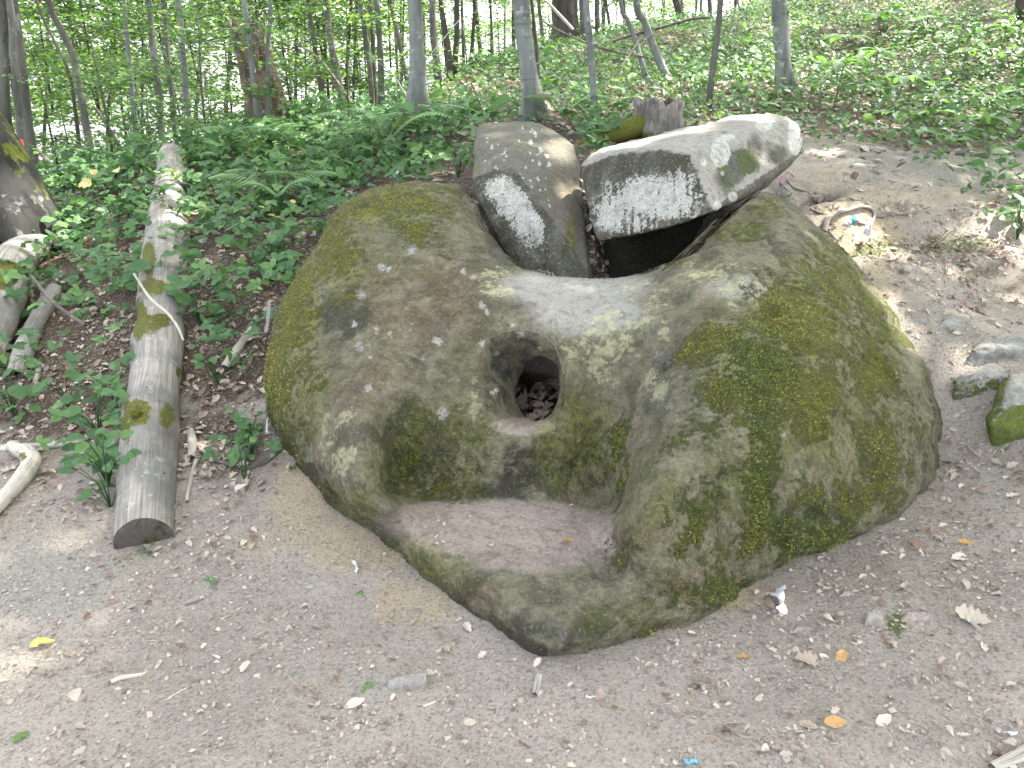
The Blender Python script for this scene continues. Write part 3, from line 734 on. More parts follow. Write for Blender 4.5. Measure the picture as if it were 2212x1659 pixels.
# leaning wedge slab
S1 = [(1019, 387, 4.05), (1094, 360, 3.98), (1121, 377, 3.93), (1154, 427, 3.86), (1231, 533, 3.72), (1272, 605, 3.65), (1230, 690, 3.7), (1140, 640, 3.85), (1104, 533, 3.9), (1057, 473, 3.97), (1024, 417, 4.03),
      (1027, 277, 4.7), (1055, 268, 4.8), (1101, 263, 4.9), (1127, 257, 4.95), (1171, 267, 4.95), (1214, 293, 4.85), (1244, 320, 4.7), (1253, 353, 4.55), (1249, 400, 4.35), (1250, 450, 4.2), (1270, 547, 3.95), (1285, 640, 3.9), (1060, 470, 4.9), (1200, 470, 5.1), (1027, 340, 4.5)]
V, Fs, Nv = hull_rock([P(*p) for p in S1], .012, 2, .016, 3, .005, 5)
u, v, d = proj(V)
facing = (Nv * (np.array([0, 0, CAM_Z]) - V)).sum(1) > 0
fp = inpoly(u, v, [(1030, 395), (1092, 368), (1118, 385), (1150, 440), (1190, 500), (1240, 590), (1140, 580), (1110, 530), (1062, 465), (1040, 430)])
low = sstep(600, 420, v)
ca, sa = .8, .6
wmask = blobs(u, v, [(1085, 410, 38, 28, .75), (1110, 440, 40, 36, .75), (1140, 480, 38, 36, .74), (1150, 515, 36, 30, .52), (1160, 490, 16, 30, .7), (1165, 550, 40, 26, .3)]) * fp * facing
wspot = np.zeros(len(u))
rs = random.Random(5)
for i in range(70):
    a = rs.uniform(1045, 1190); b = rs.uniform(275, 450); r = rs.choice([1.6, 2, 2.4, 3.6])
    if fp.any() and not inpoly(np.array([a]), np.array([b]), [(1019, 387), (1094, 360), (1160, 427), (1231, 533), (1019, 560)])[0]:
        wspot = np.maximum(wspot, .85 * np.exp(-.5 * (((u - a) / r) ** 2 + ((v - b) / (r * 1.4)) ** 2)))
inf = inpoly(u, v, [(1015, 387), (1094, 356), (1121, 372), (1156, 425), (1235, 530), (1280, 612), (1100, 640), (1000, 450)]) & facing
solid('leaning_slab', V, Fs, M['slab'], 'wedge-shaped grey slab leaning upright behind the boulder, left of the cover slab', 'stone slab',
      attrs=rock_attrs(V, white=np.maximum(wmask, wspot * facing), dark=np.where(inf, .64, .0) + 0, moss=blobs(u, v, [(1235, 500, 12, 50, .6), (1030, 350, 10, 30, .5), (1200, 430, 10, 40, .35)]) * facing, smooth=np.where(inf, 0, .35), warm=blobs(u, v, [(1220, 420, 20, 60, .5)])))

# long cover slab
S2 = [(1250, 360, 3.95), (1262, 345, 3.98), (1350, 327, 3.75), (1430, 318, 3.65), (1490, 332, 3.58), (1543, 458, 3.5), (1475, 484, 3.52), (1400, 502, 3.6), (1294, 522, 3.78), (1282, 500, 3.82), (1268, 433, 3.9),
      (1291, 323, 4.2), (1475, 276, 4.6), (1591, 250, 4.75), (1661, 244, 4.8), (1706, 250, 4.75), (1723, 266, 4.65), (1737, 300, 4.5), (1734, 330, 4.4), (1715, 354, 4.3), (1688, 378, 4.2), (1655, 404, 4.05), (1601, 434, 3.8), (1560, 290, 4.1), (1640, 262, 4.5), (1350, 480, 4.8), (1600, 430, 4.9)]
V, Fs, Nv = hull_rock([P(*p) for p in S2], .012, 2, .014, 13, .005, 6)
u, v, d = proj(V); facing = (Nv * (np.array([0, 0, CAM_Z]) - V)).sum(1) > 0
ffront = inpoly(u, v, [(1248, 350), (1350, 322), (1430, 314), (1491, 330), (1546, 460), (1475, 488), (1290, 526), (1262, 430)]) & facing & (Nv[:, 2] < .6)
white = blobs(u, v, [(1330, 450, 50, 42, .74), (1400, 425, 64, 48, .78), (1455, 420, 56, 46, .78), (1350, 480, 70, 26, .68), (1320, 400, 20, 16, .55), (1480, 390, 24, 30, .7), (1440, 460, 70, 14, .7), (1310, 480, 22, 18, .75), (1505, 430, 16, 30, .6), (1300, 430, 10, 30, .35)]) * ffront
patch = np.zeros(len(u))
for (a, b, ru, rv) in [(1556, 330, 17, 26), (1572, 296, 13, 6), (1650, 271, 15, 9), (1718, 300, 13, 28), (1714, 275, 9, 10), (1583, 425, 8, 9), (1550, 445, 7, 10), (1520, 350, 5, 8), (1668, 262, 6, 3), (1560, 375, 3, 4)]:
    patch = np.maximum(patch, 1.7 * np.exp(-.5 * (((u - a) / ru) ** 2 + ((v - b) / rv) ** 2) ** 2))
streak = .25 * (fbm(np.stack([u / 7, v / 60, u * 0], 1), 1, 3, .6, 5) > .28) * ffront
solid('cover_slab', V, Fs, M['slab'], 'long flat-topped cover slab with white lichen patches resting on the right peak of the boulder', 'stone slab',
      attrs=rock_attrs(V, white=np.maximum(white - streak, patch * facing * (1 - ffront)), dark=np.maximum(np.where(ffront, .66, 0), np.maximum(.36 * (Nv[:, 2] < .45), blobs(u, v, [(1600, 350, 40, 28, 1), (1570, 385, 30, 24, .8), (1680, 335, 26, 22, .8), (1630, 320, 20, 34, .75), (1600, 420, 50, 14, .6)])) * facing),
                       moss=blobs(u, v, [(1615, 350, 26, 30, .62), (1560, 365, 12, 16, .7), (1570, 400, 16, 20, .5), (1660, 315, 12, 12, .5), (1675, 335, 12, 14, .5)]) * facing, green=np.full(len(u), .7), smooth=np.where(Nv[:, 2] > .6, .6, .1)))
# added stone closing the chamber to light, its colour darkened for the shade there
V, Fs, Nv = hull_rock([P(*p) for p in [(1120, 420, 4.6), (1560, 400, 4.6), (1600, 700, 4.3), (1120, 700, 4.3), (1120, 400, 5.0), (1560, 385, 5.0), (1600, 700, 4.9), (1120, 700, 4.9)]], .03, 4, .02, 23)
solid('added_rear_stone', V, Fs, M['slab'], 'rear stone added to close the chamber, coloured dark for the shade under the cover slab', 'stone slab', attrs=rock_attrs(V, dark=np.full(len(V), .8)))
# earth and dead leaves wedged between the two slabs
V, Fs, Nv = hull_rock([P(*p) for p in [(1245, 385, 4.45), (1264, 385, 4.4), (1262, 500, 4.05), (1290, 560, 3.95), (1262, 610, 3.95), (1310, 640, 4.1), (1240, 620, 4.5), (1300, 420, 4.7)]], .015, 3, .02, 29, .01, 14)
kk = RNG.choice(len(V), 260)
earthV, earthF = V, Fs
solid('earth_wedge', V, Fs, M['ground'], 'dark earth wedged in the gap between the leaning slab and the cover slab', 'earth', attrs={'humus': np.full(len(V), .9), 'yellow': np.zeros(len(V)), 'grey': np.zeros(len(V)), 'soilmoss': np.zeros(len(V))})
GAPPTS = V[kk]; GAPN = Nv[kk]
# ------------------------------------------------------------------ loose rocks
def rockblob(u0, v0, poly, zlift, name, label, seed, voxel=.01, group=None, cat='rock', moss=0, mat='stone', dust=0, depthk=1.0, dd=None):
    """a stone whose visible outline is poly [(u, v)...] standing on the ground at (u0, v0)"""
    p0 = hit(u0, v0); d0 = depth(p0) if dd is None else dd
    us = np.array([a for a, b in poly]); ex = (us.max() - us.min()) * d0 / FPX
    pts = []
    for (a, b) in poly:
        pts.append(P(a, b, d0 + (.35 * ex * depthk if b < v0 else 0))); pts.append(P(a + (u0 - a) * .06, v0 + (b - v0) * .45, d0 - .12 * ex * depthk))
    pts = np.array(pts); lo = pts[:, 2].min()
    low = pts[:8].copy(); low[:, 2] = lo - zlift; pts = np.vstack([pts, low])
    size = ex
    V, Fs, Nv = hull_rock(pts, max(voxel * .6, size / 48), 1, size * .05, seed, size * .03, 2.2 / size)
    n = len(V)
    return solid(name, V, Fs, M[mat], label, cat, group, attrs=rock_attrs(V, moss=np.clip(moss * (1.0 - .8 * sstep(.3, .9, Nv[:, 2])), 0, 1), dust=np.full(n, dust), green=np.full(n, .5), smooth=np.full(n, .2)))

rockblob(2150, 770, [(2095, 728), (2120, 722), (2200, 726), (2290, 745), (2280, 775), (2190, 765), (2140, 772), (2112, 766)], .02, 'rock', 'flat-topped grey rock at the right edge of the picture, uppermost of the mossy rock pile', 3, moss=.1)
rockblob(2120, 838, [(2062, 815), (2090, 795), (2150, 778), (2190, 790), (2175, 840), (2110, 850), (2068, 840)], .05, 'rock', 'low mossy rock below the flat-topped grey rock at the right', 4, moss=.6)
rockblob(2220, 930, [(2165, 830), (2185, 806), (2230, 800), (2330, 830), (2350, 930), (2230, 965), (2175, 925), (2135, 900)], .05, 'rock', 'large rock with green mossy side cut by the right edge of the picture', 5, moss=.95)
rockblob(2120, 885, [(2098, 888), (2125, 862), (2148, 852), (2152, 872), (2120, 893)], .02, 'rock', 'small pointed brown rock in front of the mossy rock pile', 6, moss=.2)
rockblob(2048, 712, [(2020, 712), (2030, 692), (2050, 684), (2078, 692), (2088, 710)], .03, 'rock', 'half-buried rounded rock on the path, up and left of the mossy rock pile', 7, dust=.35)
rockblob(1990, 695, [(1965, 697), (1985, 685), (2010, 690), (2018, 700)], .02, 'rock', 'small half-buried stone beside the right edge of the boulder', 8, dust=.3)
rockblob(1995, 725, [(1985, 728), (1990, 716), (2008, 718), (2012, 728)], .02, 'rock', 'little dark stone lying under the half-buried rounded rock', 81, dust=.2)
rockblob(1755, 432, [(1735, 428), (1750, 412), (1775, 412), (1790, 425), (1780, 440)], .02, 'rock', 'mossy stone in the hollow just right of the cover slab', 9, moss=.5)
rockblob(1737, 1370, [(1706, 1372), (1712, 1348), (1735, 1343), (1765, 1352), (1772, 1378)], .03, 'rock', 'rounded tan cobble in the foreground right of the boulder tip', 10, dust=.5)
rockblob(1890, 1350, [(1866, 1352), (1872, 1318), (1892, 1310), (1910, 1325), (1912, 1350), (1895, 1368)], .02, 'rock', 'pale ribbed stone sunk in the soil, left of the tuft of moss', 11, dust=.5)
rockblob(1985, 1350, [(1942, 1335), (1962, 1318), (2000, 1320), (2028, 1348), (2008, 1378), (1950, 1380)], .0, 'rock', 'broad embedded stone right of the tuft of moss in the foreground', 12, dust=.6, depthk=.4)
rockblob(1905, 1392, [(1890, 1392), (1898, 1376), (1915, 1372), (1922, 1392)], .01, 'rock', 'small pale stone just below the ribbed stone', 13, dust=.4)
rockblob(1830, 1285, [(1808, 1290), (1825, 1272), (1845, 1275), (1850, 1292)], .0, 'rock', 'nearly buried dusty stone above and left of the ribbed stone', 14, dust=.9)
rockblob(895, 1332, [(872, 1322), (905, 1308), (922, 1322), (918, 1336), (878, 1347)], .01, 'rock', 'angular pale grey stone left of the boulder keel', 15, smooth_=0) if False else rockblob(895, 1332, [(872, 1322), (905, 1308), (922, 1322), (918, 1336), (878, 1347)], .01, 'rock', 'angular pale grey stone left of the boulder keel', 15)
rockblob(672, 1256, [(651, 1255), (680, 1238), (693, 1243), (672, 1268)], .005, 'rock', 'flat dark grey stone chip on the yellow soil', 16, depthk=.4)
rockblob(617, 1250, [(608, 1254), (618, 1242), (628, 1246), (622, 1258)], .005, 'rock', 'small grey stone chip left of the flat dark grey one', 17)
rockblob(125, 1304, [(110, 1305), (120, 1296), (138, 1300), (136, 1308)], .005, 'rock', 'small pale stone on the bare ground below the big log', 18)
rockblob(775, 1462, [(760, 1465), (765, 1448), (785, 1442), (796, 1452), (782, 1478)], .0, 'rock', 'leftmost of the flat stones sunk in the foreground soil', 19, dust=.5, depthk=.3)
rockblob(830, 1495, [(814, 1490), (830, 1474), (842, 1488), (836, 1500)], .0, 'rock', 'triangular flat stone between its two neighbours sunk in the foreground', 20, dust=.4, depthk=.3)
rockblob(868, 1490, [(838, 1468), (880, 1452), (925, 1446), (905, 1462), (878, 1475), (880, 1502), (850, 1505)], .0, 'rock', 'largest flat pale stone sunk in the foreground soil', 21, dust=.4, depthk=.3)
rockblob(450, 1488, [(436, 1488), (445, 1478), (468, 1478), (470, 1492), (450, 1496)], .0, 'rock', 'flat dusty stone in the foreground straight below the big log', 22, dust=.5, depthk=.4)
rockblob(652, 1582, [(642, 1586), (644, 1576), (656, 1574), (660, 1584)], .003, 'rock', 'small round pebble in the foreground near the bottom', 23)
rockblob(252, 1375 + 0, [(244, 1378), (248, 1368), (262, 1366), (266, 1376)], .003, 'rock', 'small grey pebble beside the sunlit patch', 24)
rockblob(1835, 452, [(1825, 462), (1832, 442), (1845, 436), (1858, 448), (1852, 462)], .02, 'rock', 'upright tan stone just behind the root tied with ribbons', 25, dust=.2)

# ------------------------------------------------------------------ logs, sticks, roots
def branch(name, label, cat, uvwd, mat='palewood', wob=.12, sides=12, group=None, lift=.5, seed=0, n=None, moss=None, end_dark=(False, False), parent=None, raw=False):
    """a round piece of wood through points (u, v, width in the photograph, lift above ground or None, distance or None)"""
    path, rad = [], []
    for q in uvwd:
        u, v, w = q[:3]; d = q[3] if len(q) > 3 else None
        if d is None:
            p = hit(u, v); d = depth(p); r = w * d / FPX / 2
            p = p + np.array([0, 0, r * lift])
        else: p = P(u, v, d); r = w * d / FPX / 2
        path.append(p); rad.append(r)
    n = n or max(len(path) * 6, 12)
    path = spline(path, n); rad = np.maximum(spline(np.array(rad)[:, None], n)[:, 0], .001)
    V, Fq = tube(path, rad, sides, wob, seed)
    ar = np.tile(np.arange(sides) / sides, n); ar = np.abs(ar - .5) * 2 * 2
    al = np.repeat(np.concatenate([[0], np.cumsum(np.linalg.norm(np.diff(path, axis=0), axis=1))]), sides)
    ar = np.concatenate([ar, [0, 0]]); al = np.concatenate([al, [al[0], al[-1]]])
    mo = np.zeros(len(V)); uu, vv, _ = proj(V)
    if moss: mo = blobs(uu, vv, moss)
    if raw: return V, Fq, ar, al, mo, path, rad
    return solid(name, V, Fq, M[mat], label, cat, group, parent=parent, attrs={'around': ar * rad.mean() * 20, 'along': al * 4, 'moss': mo, 'dark': np.zeros(len(V))}, origin=None if parent else path[0] - np.array([0, 0, 0]))

# the big log lying up the slope
LOGP = [(312, 1168, 117, 2.76), (316, 1100, 118, 2.91), (322, 1010, 118, 3.12), (328, 930, 116, 3.33), (328, 893, 114, 3.43), (336, 830, 104, 3.62), (340, 740, 106, 3.92), (346, 700, 100, 4.06), (352, 620, 98, 4.38), (358, 560, 96, 4.7), (362, 500, 88, 5.15), (366, 430, 74, 5.85), (369, 380, 60, 6.4), (370, 335, 52, 6.95)]
log = thing('fallen_log', 'big bare grey log with moss patches lying up the slope left of the boulder', 'log', hit(312, 1200))
V, Fq, ar, al, mo, lpath, lrad = branch('log', None, None, LOGP, lift=.5, wob=.07, sides=48, n=150, raw=True,
    moss=[(300, 893, 24, 28, .95), (272, 925, 9, 30, .8), (360, 900, 18, 30, .75), (385, 805, 8, 16, .6), (350, 835, 6, 14, .55), (316, 838, 8, 14, .4), (355, 1012, 6, 16, .6), (320, 700, 28, 22, .8), (300, 690, 16, 40, .95), (345, 690, 26, 16, .8), (322, 560, 14, 34, .95), (330, 620, 30, 18, .9), (375, 640, 18, 30, .5), (372, 375, 14, 12, .7), (350, 440, 10, 20, .6)])
uu, vv, _ = proj(V)
cen = np.vstack([np.repeat(lpath, 48, 0), lpath[:1], lpath[-1:]])
off = V - cen
knot = blobs(uu, vv, [(300, 893, 26, 30, 1)]); step = blobs(uu, vv, [(345, 690, 60, 16, 1)])
V = cen + off * (1 + .16 * knot - .10 * step + .10 * fbm(V * np.array([1, .35, .35]), 7, 4, .6, 9)[:, None].ravel())[:, None]
dk = np.maximum(np.clip(.10 + .9 * fbm(V * np.array([1, .3, .3]), 6, 4, .65, 19), 0, .55), blobs(uu, vv, [(300, 890, 7, 5, .9), (283, 752, 6, 8, .8)]))
solid('trunk', V, Fq, M['wood'], parent=log, attrs={'around': ar * 2, 'along': al * 4, 'moss': mo, 'dark': dk})
# sawn end
T0 = lpath[0] - lpath[2]; T0 /= np.linalg.norm(T0)
i = np.arange(48); rim = V[:48]; c0 = rim.mean(0)
rings = [rim + T0 * .002] + [c0 + (rim - c0) * k + T0 * (.004 + .006 * (1 - k)) + T0 * .004 * fbm(rim * 30 + k * 9, 1, 2)[:, None] for k in (.97, .8, .6, .4, .2, .02)]
EV = np.vstack(rings)
solid('cut_end', EV, grid_faces(7, 48), M['wood'], parent=log, attrs={'around': np.tile(i / 3., 7), 'along': np.repeat(np.arange(7) / 3., 48), 'moss': np.full(len(EV), .42), 'dark': np.full(len(EV), .78)}).data.polygons.foreach_set('use_smooth', [True] * (6 * 48))
branch('branch_stub', None, None, [(300, 900, 30, depth(lpath[40]) - .16), (291, 890, 20, depth(lpath[40]) - .2), (286, 884, 13, depth(lpath[40]) - .2)], 'wood', .3, 12, parent=log, moss=[(295, 893, 20, 20, .9)])
# ragged broken top of the log
tp = lpath[-1]
for k in range(9):
    a = k * .7; b0 = lpath[-3] + np.array([math.cos(a), 0, math.sin(a)]) * lrad[-1] * .75
    pp = [b0, b0 + np.array([.01 * math.cos(a), .04, .02]), b0 + np.array([.02 * math.cos(a), .08, .04 + .05 * random.random()])]
    Vt, Ft = tube(pp, [.035, .022, .004], 6, .3, k)
    solid('splinter', Vt, Ft, M['wood'], parent=log, attrs={'around': np.zeros(len(Vt)), 'along': np.zeros(len(Vt)), 'moss': np.full(len(Vt), .3), 'dark': np.full(len(Vt), .4 * (k % 2))})

branch('log', 'thick grey log with mossy bark, leftmost, cut by the left edge of the picture', 'log', [(-60, 830, 120), (-10, 720, 112), (20, 640, 100), (50, 590, 80), (85, 555, 66)], 'wood', .12, 24, lift=.9, seed=3, moss=[(20, 585, 50, 20, .8), (-20, 600, 50, 30, .8)])
branch('log', 'narrow pinkish-grey log among bramble leaves, between the leftmost log and the big log', 'log', [(34, 825, 34), (55, 780, 42), (75, 725, 36), (100, 680, 36), (122, 640, 32)], 'wood', .14, 16, lift=.9, seed=4)
branch('branch', 'thick crooked pale branch with an elbow, at the left edge below the brambles', 'branch', [(-50, 1160, 34), (0, 1105, 34), (50, 1050, 36), (72, 1015, 38), (60, 994, 36), (42, 985, 30), (28, 972, 22), (38, 962, 12)], 'palewood', .14, 18, lift=1.0, seed=5, moss=[(48, 985, 10, 14, .6)])
branch('branch', 'thin pale branch lying level behind the crooked branch at the left', 'branch', [(-30, 978, 18), (40, 972, 15), (110, 968, 15), (165, 960, 12), (200, 948, 7)], 'palewood', .2, 12, lift=.9, seed=6)
branch('stick', 'short pale peeled stick right of the big log', 'stick', [(412, 930, 8), (415, 945, 17), (417, 970, 19), (414, 997, 15)], 'palewood', .12, 12, lift=1.2, seed=7)
branch('stick', 'thin whitish stick pointing down right of the big log', 'stick', [(425, 1000, 10), (416, 1030, 10), (409, 1062, 9), (404, 1088, 8)], 'palewood', .15, 10, lift=1.2, seed=8)
branch('stick', 'pale birch-like stick leaning up between the big log and the boulder', 'stick', [(487, 806, 18), (505, 780, 20), (530, 745, 18), (546, 715, 13), (556, 690, 10)], 'palewood', .12, 12, lift=1.4, seed=9)
branch('twig', 'dark crooked twig running toward the left foot of the boulder', 'twig', [(433, 978, 6), (462, 1000, 8), (490, 1010, 8), (530, 1018, 7), (575, 1006, 6), (612, 972, 5)], 'twig', .25, 8, lift=2.5, seed=10)
branch('twig', 'short grey twig crossing the litter above the dark crooked one', 'twig', [(448, 970, 10), (462, 950, 8), (480, 930, 7), (500, 918, 5)], 'twig', .2, 8, lift=1.5, seed=11)
d1 = depth(lpath[95])
branch('vine', 'thin grey vine arching across the big log', 'vine', [(290, 592, 5, 4.15), (315, 632, 6, 3.95), (336, 656, 7, 3.85), (365, 680, 7, 3.8), (384, 706, 6, 3.75), (396, 735, 5, 3.72)], 'palewood', .1, 8, seed=12)
branch('branch', 'long thin grey branch slanting through the brambles above the narrow log', 'branch', [(40, 560, 5, 4.9), (70, 600, 8, 4.6), (110, 648, 9, 4.3), (150, 680, 8, 4.1), (185, 702, 6, 3.95)], 'twig', .15, 8, seed=13)
branch('stick', 'grey stick across the litter left of the big log', 'stick', [(68, 850, 7), (78, 825, 10), (85, 800, 9)], 'palewood', .2, 8, seed=14)
branch('root', 'looped pale root on the path, tied with ribbons', 'root', [(1778, 516, 11), (1785, 492, 12), (1797, 481, 9), (1812, 472, 10), (1828, 467, 8), (1846, 463, 10), (1862, 459, 8), (1877, 462, 8), (1886, 472, 7), (1882, 488, 7), (1868, 493, 6), (1848, 488, 6), (1828, 484, 5)], 'rootwood', .4, 12, lift=3.0, seed=15)
branch('root', 'thin pale root running right from the ribbon-tied root', 'root', [(1885, 474, 8), (1908, 473, 6), (1925, 467, 8), (1945, 468, 6), (1975, 464, 5), (2010, 448, 4)], 'rootwood', .4, 10, lift=2.0, seed=16)
branch('stick', 'thick pale stick in the bottom right corner', 'stick', [(2140, 1668, 22), (2180, 1650, 26), (2225, 1632, 30)], 'palewood', .15, 12, lift=1, seed=17)
for k, (pp, lab) in enumerate([([(2010, 540, 5), (2035, 520, 6), (2050, 505, 5), (2070, 500, 4)], 'thin root poking out of the bank below the right root'), ([(1790, 505, 6), (1800, 520, 7), (1812, 530, 5)], 'short root stub at the left end of the bank'),
    ([(1700, 395, 4), (1712, 410, 5), (1735, 416, 5), (1752, 425, 4)], 'thin root in the hollow beside the cover slab end'), ([(2040, 560, 4), (2043, 590, 4), (2040, 615, 3)], 'thin upright dry stem on the right bank')]):
    branch('root', lab, 'root', pp, 'rootwood', .35, 8, lift=2.0, seed=80 + k)
for k, (pp, lab, mt) in enumerate([
    ([(696, 1554, 6), (740, 1558, 7), (790, 1566, 5)], 'short dark twig on the foreground soil, below the sunken flat stones', 'twig'),
    ([(912, 1530, 9), (935, 1522, 9), (957, 1512, 8)], 'short thick reddish stick in the foreground below the boulder tip', 'palewood'),
    ([(1157, 1488 + 90, 6), (1160, 1600, 7), (1172, 1640, 7), (1185, 1665, 6)], 'curved orange-brown stem at the bottom centre', 'rot'),
    ([(1160, 1575, 5), (1172, 1530, 6), (1192, 1495, 5)], 'long thin orange-brown stem rising above the curved one', 'rot'),
    ([(1165, 1466, 15), (1160, 1490, 16), (1155, 1506, 13)], 'stubby pale wood chip in the foreground centre', 'palewood'),
    ([(62, 1560, 5), (90, 1535, 6), (135, 1520, 5)], 'thin dark twig at the lower left', 'twig'),
    ([(490, 1535, 5), (500, 1515, 5), (510, 1495, 4)], 'tiny dark twig standing out in the lower left soil', 'twig'),
    ([(240, 1478, 11), (265, 1468, 12), (300, 1462, 10), (322, 1455, 8)], 'pale bark-stripped stick in the lower left litter', 'palewood'),
    ([(1478, 1486, 7), (1500, 1486, 7), (1520, 1484, 6)], 'short grey twig in the foreground right of centre', 'twig'),
    ([(2042, 1440, 6), (2052, 1425, 7), (2060, 1412, 7)], 'short upright-lying grey twig near the big oak leaf', 'twig'),
    ([(2150, 1510, 5), (2180, 1480, 6), (2200, 1455, 6)], 'thin dark twig near the right edge in the foreground', 'twig'),
    ([(1768, 1520, 5), (1775, 1545, 5), (1778, 1570, 5)], 'curved thin grey twig in the right foreground', 'twig'),
    ([(1612, 1610, 6), (1640, 1600, 5), (1665, 1585, 4)], 'dark bent twig near the bottom right of centre', 'twig'),
    ([(1660, 1590 - 120, 5), (1700, 1462, 5), (1745, 1470, 4)], 'faint dark twig left of the sunken stones on the right', 'twig'),
    ([(330, 1535, 4), (390, 1495, 4), (460, 1465, 4)], 'long hair-thin pale stem on the lower left ground', 'palewood'),
    ([(2075, 1325, 8), (2100, 1350, 9), (2120, 1368, 7)], 'slim tan stick lying just under the big oak leaf', 'palewood'),
    ([(2010, 330, 8), (2060, 335, 9), (2120, 338, 8), (2190, 334, 6)], 'grey branch lying across the litter at the upper right', 'twig'),
    ([(1860, 328, 10), (1885, 325, 11), (1910, 330, 8)], 'short weathered stick on the path top, under the seedlings', 'palewood'),
    ([(1750, 455, 6), (1770, 464, 6), (1800, 470, 5)], 'thin twig lying left of the ribbon-tied root', 'twig'),
    ([(400, 1310, 5), (430, 1300, 5), (445, 1290, 4)], 'small brown twig on the ground below the big log', 'twig')]):
    branch('twig', lab, 'twig', pp, mt, .15, 8, lift=1, seed=30 + k)

# hollow stump behind the cover slab
def stump(base, r0, h, name, label, cat, seed, top=.8, matn='wood', jag=.45, lean=(0, 0), inner=.72):
    n, rws = 64, 22
    th = np.linspace(0, 2 * np.pi, n, endpoint=False); rw = []
    ridge = 1 + .10 * np.sin(th * 7 + seed) + .07 * np.sin(th * 13 + 2 * seed) + .04 * np.sin(th * 23)
    hh = h * (1 + jag * fbm(np.stack([np.cos(th) * 2.5, np.sin(th) * 2.5, th * 0 + seed], 1), 1.5, 4, .7, seed))
    for k in np.linspace(0, 1, rws):
        r = r0 * (top + (1 - top) * (1 - k) ** 2 + .25 * (1 - k) ** 6) * ridge
        rw.append(np.stack([np.cos(th) * r + lean[0] * k, np.sin(th) * r + lean[1] * k, -.12 + (hh + .12) * k], 1))
    for k, f in ((1, (1 + inner) / 2), (1, inner), (.8, inner * .95), (.55, inner * .8), (.35, inner * .6), (.32, .02)):
        r = r0 * top * ridge * f
        rw.append(np.stack([np.cos(th) * r + lean[0] * k, np.sin(th) * r + lean[1] * k, hh * k * (1 if k < 1 else (1.0 if f > inner else .97))], 1))
    V = np.vstack(rw); V = V + .03 * fbm(V + seed, 11, 4, .65, seed)[:, None] * np.array([1, 1, 0])
    ncol = len(V)
    ar = np.tile(th, len(rw)) * r0 * 5; al = V[:, 2] * 3
    dark = np.concatenate([np.zeros(n * (rws + 1)), np.full(n * (len(rw) - rws - 1), .8)])
    t = thing(name, label, cat, base)
    return t, V + base, grid_faces(len(rw), n), {'around': ar, 'along': al, 'moss': np.clip(.75 - V[:, 2] / h * 1.2, 0, 1) * (np.cos(np.tile(th, len(rw)) - 3.4) > .2), 'dark': dark}
b = hit(1418, 300)
t, V, Fq, at = stump(b, .20, .27, 'hollow_stump', 'rotten hollow tree stump with a jagged rim behind the cover slab', 'tree stump', 3, .82)
at['dark'] = np.clip(at['dark'] + .35 + .6 * fbm(V, 9, 3, .6, 2), 0, .9)
solid('shell', V, Fq, M['wood'], parent=t, attrs=at)
Vr, Fr = tube([b + np.array([-.12, -.05, .1]), b + np.array([-.28, -.1, .05]), b + np.array([-.46, -.1, .0]), b + np.array([-.62, -.05, -.05])], [.08, .065, .045, .02], 16, .3, 4)
solid('mossy_root', Vr, Fr, M['wood'], parent=t, attrs={'around': Vr[:, 0] * 0, 'along': Vr[:, 0], 'moss': np.full(len(Vr), .95), 'dark': np.zeros(len(Vr))})

# ------------------------------------------------------------------ litter, crumbs, cloth
def img_candidates(n, umin, umax, vmin, vmax, dmax, dens, rng_=RNG, dmin=1.3):
    """ground points spread evenly over the land seen in that part of the view, thinned by a density"""
    out = []
    cor = np.array([hit(a, b) for a in (umin, umax) for b in (vmin, vmax)])
    x0, x1 = cor[:, 0].min() - .3, cor[:, 0].max() + .3; y0, y1 = max(cor[:, 1].min() - .3, .9), min(cor[:, 1].max() + .3, dmax)
    x = rng_.uniform(x0, x1, n); y = rng_.uniform(y0, y1, n); z = gz(x, y)
    p = np.stack([x, y, z], 1); u, v, d = proj(p)
    k = (d > dmin) & (u > umin) & (u < umax) & (v > vmin) & (v < vmax)
    p, u, v = p[k], u[k], v[k]
    k = rng_.random(len(p)) < dens(u, v)
    return p[k], u[k], v[k]

boulder_poly = [(a, b) for a, b in OUT]
def outside(u, v): return ~inpoly(u, v, boulder_poly)

LEAFT = [lobed_leaf(7, s_, .35, .25, .3) for s_ in range(5)] + [lobed_leaf(5, s_ + 20, .0, .3, .24) for s_ in range(3)]
def litter(name, p, size, mat, tilt=.35, lift=.006, kind='stuff', tints=None, temps=LEAFT, flatn=None, **kw):
    parts = []; n = len(p); ch = RNG.integers(0, len(temps), n)
    nn = gn(p[:, 0], p[:, 1]) if flatn is None else flatn
    nn = nn + RNG.normal(0, tilt, (n, 3)); nn[:, 2] = np.abs(nn[:, 2]) + .15
    Mx = basis(nn, RNG.uniform(0, 6.28, n)); t = RNG.random(n) if tints is None else tints
    for k in range(len(temps)):
        s_ = ch == k
        if s_.any(): parts.append(scatter(temps[k][0], temps[k][1], p[s_] + np.array([0, 0, lift]), Mx[s_], size[s_], t[s_]))
    return multi_scatter(name, parts, mat, kind=kind, **kw)

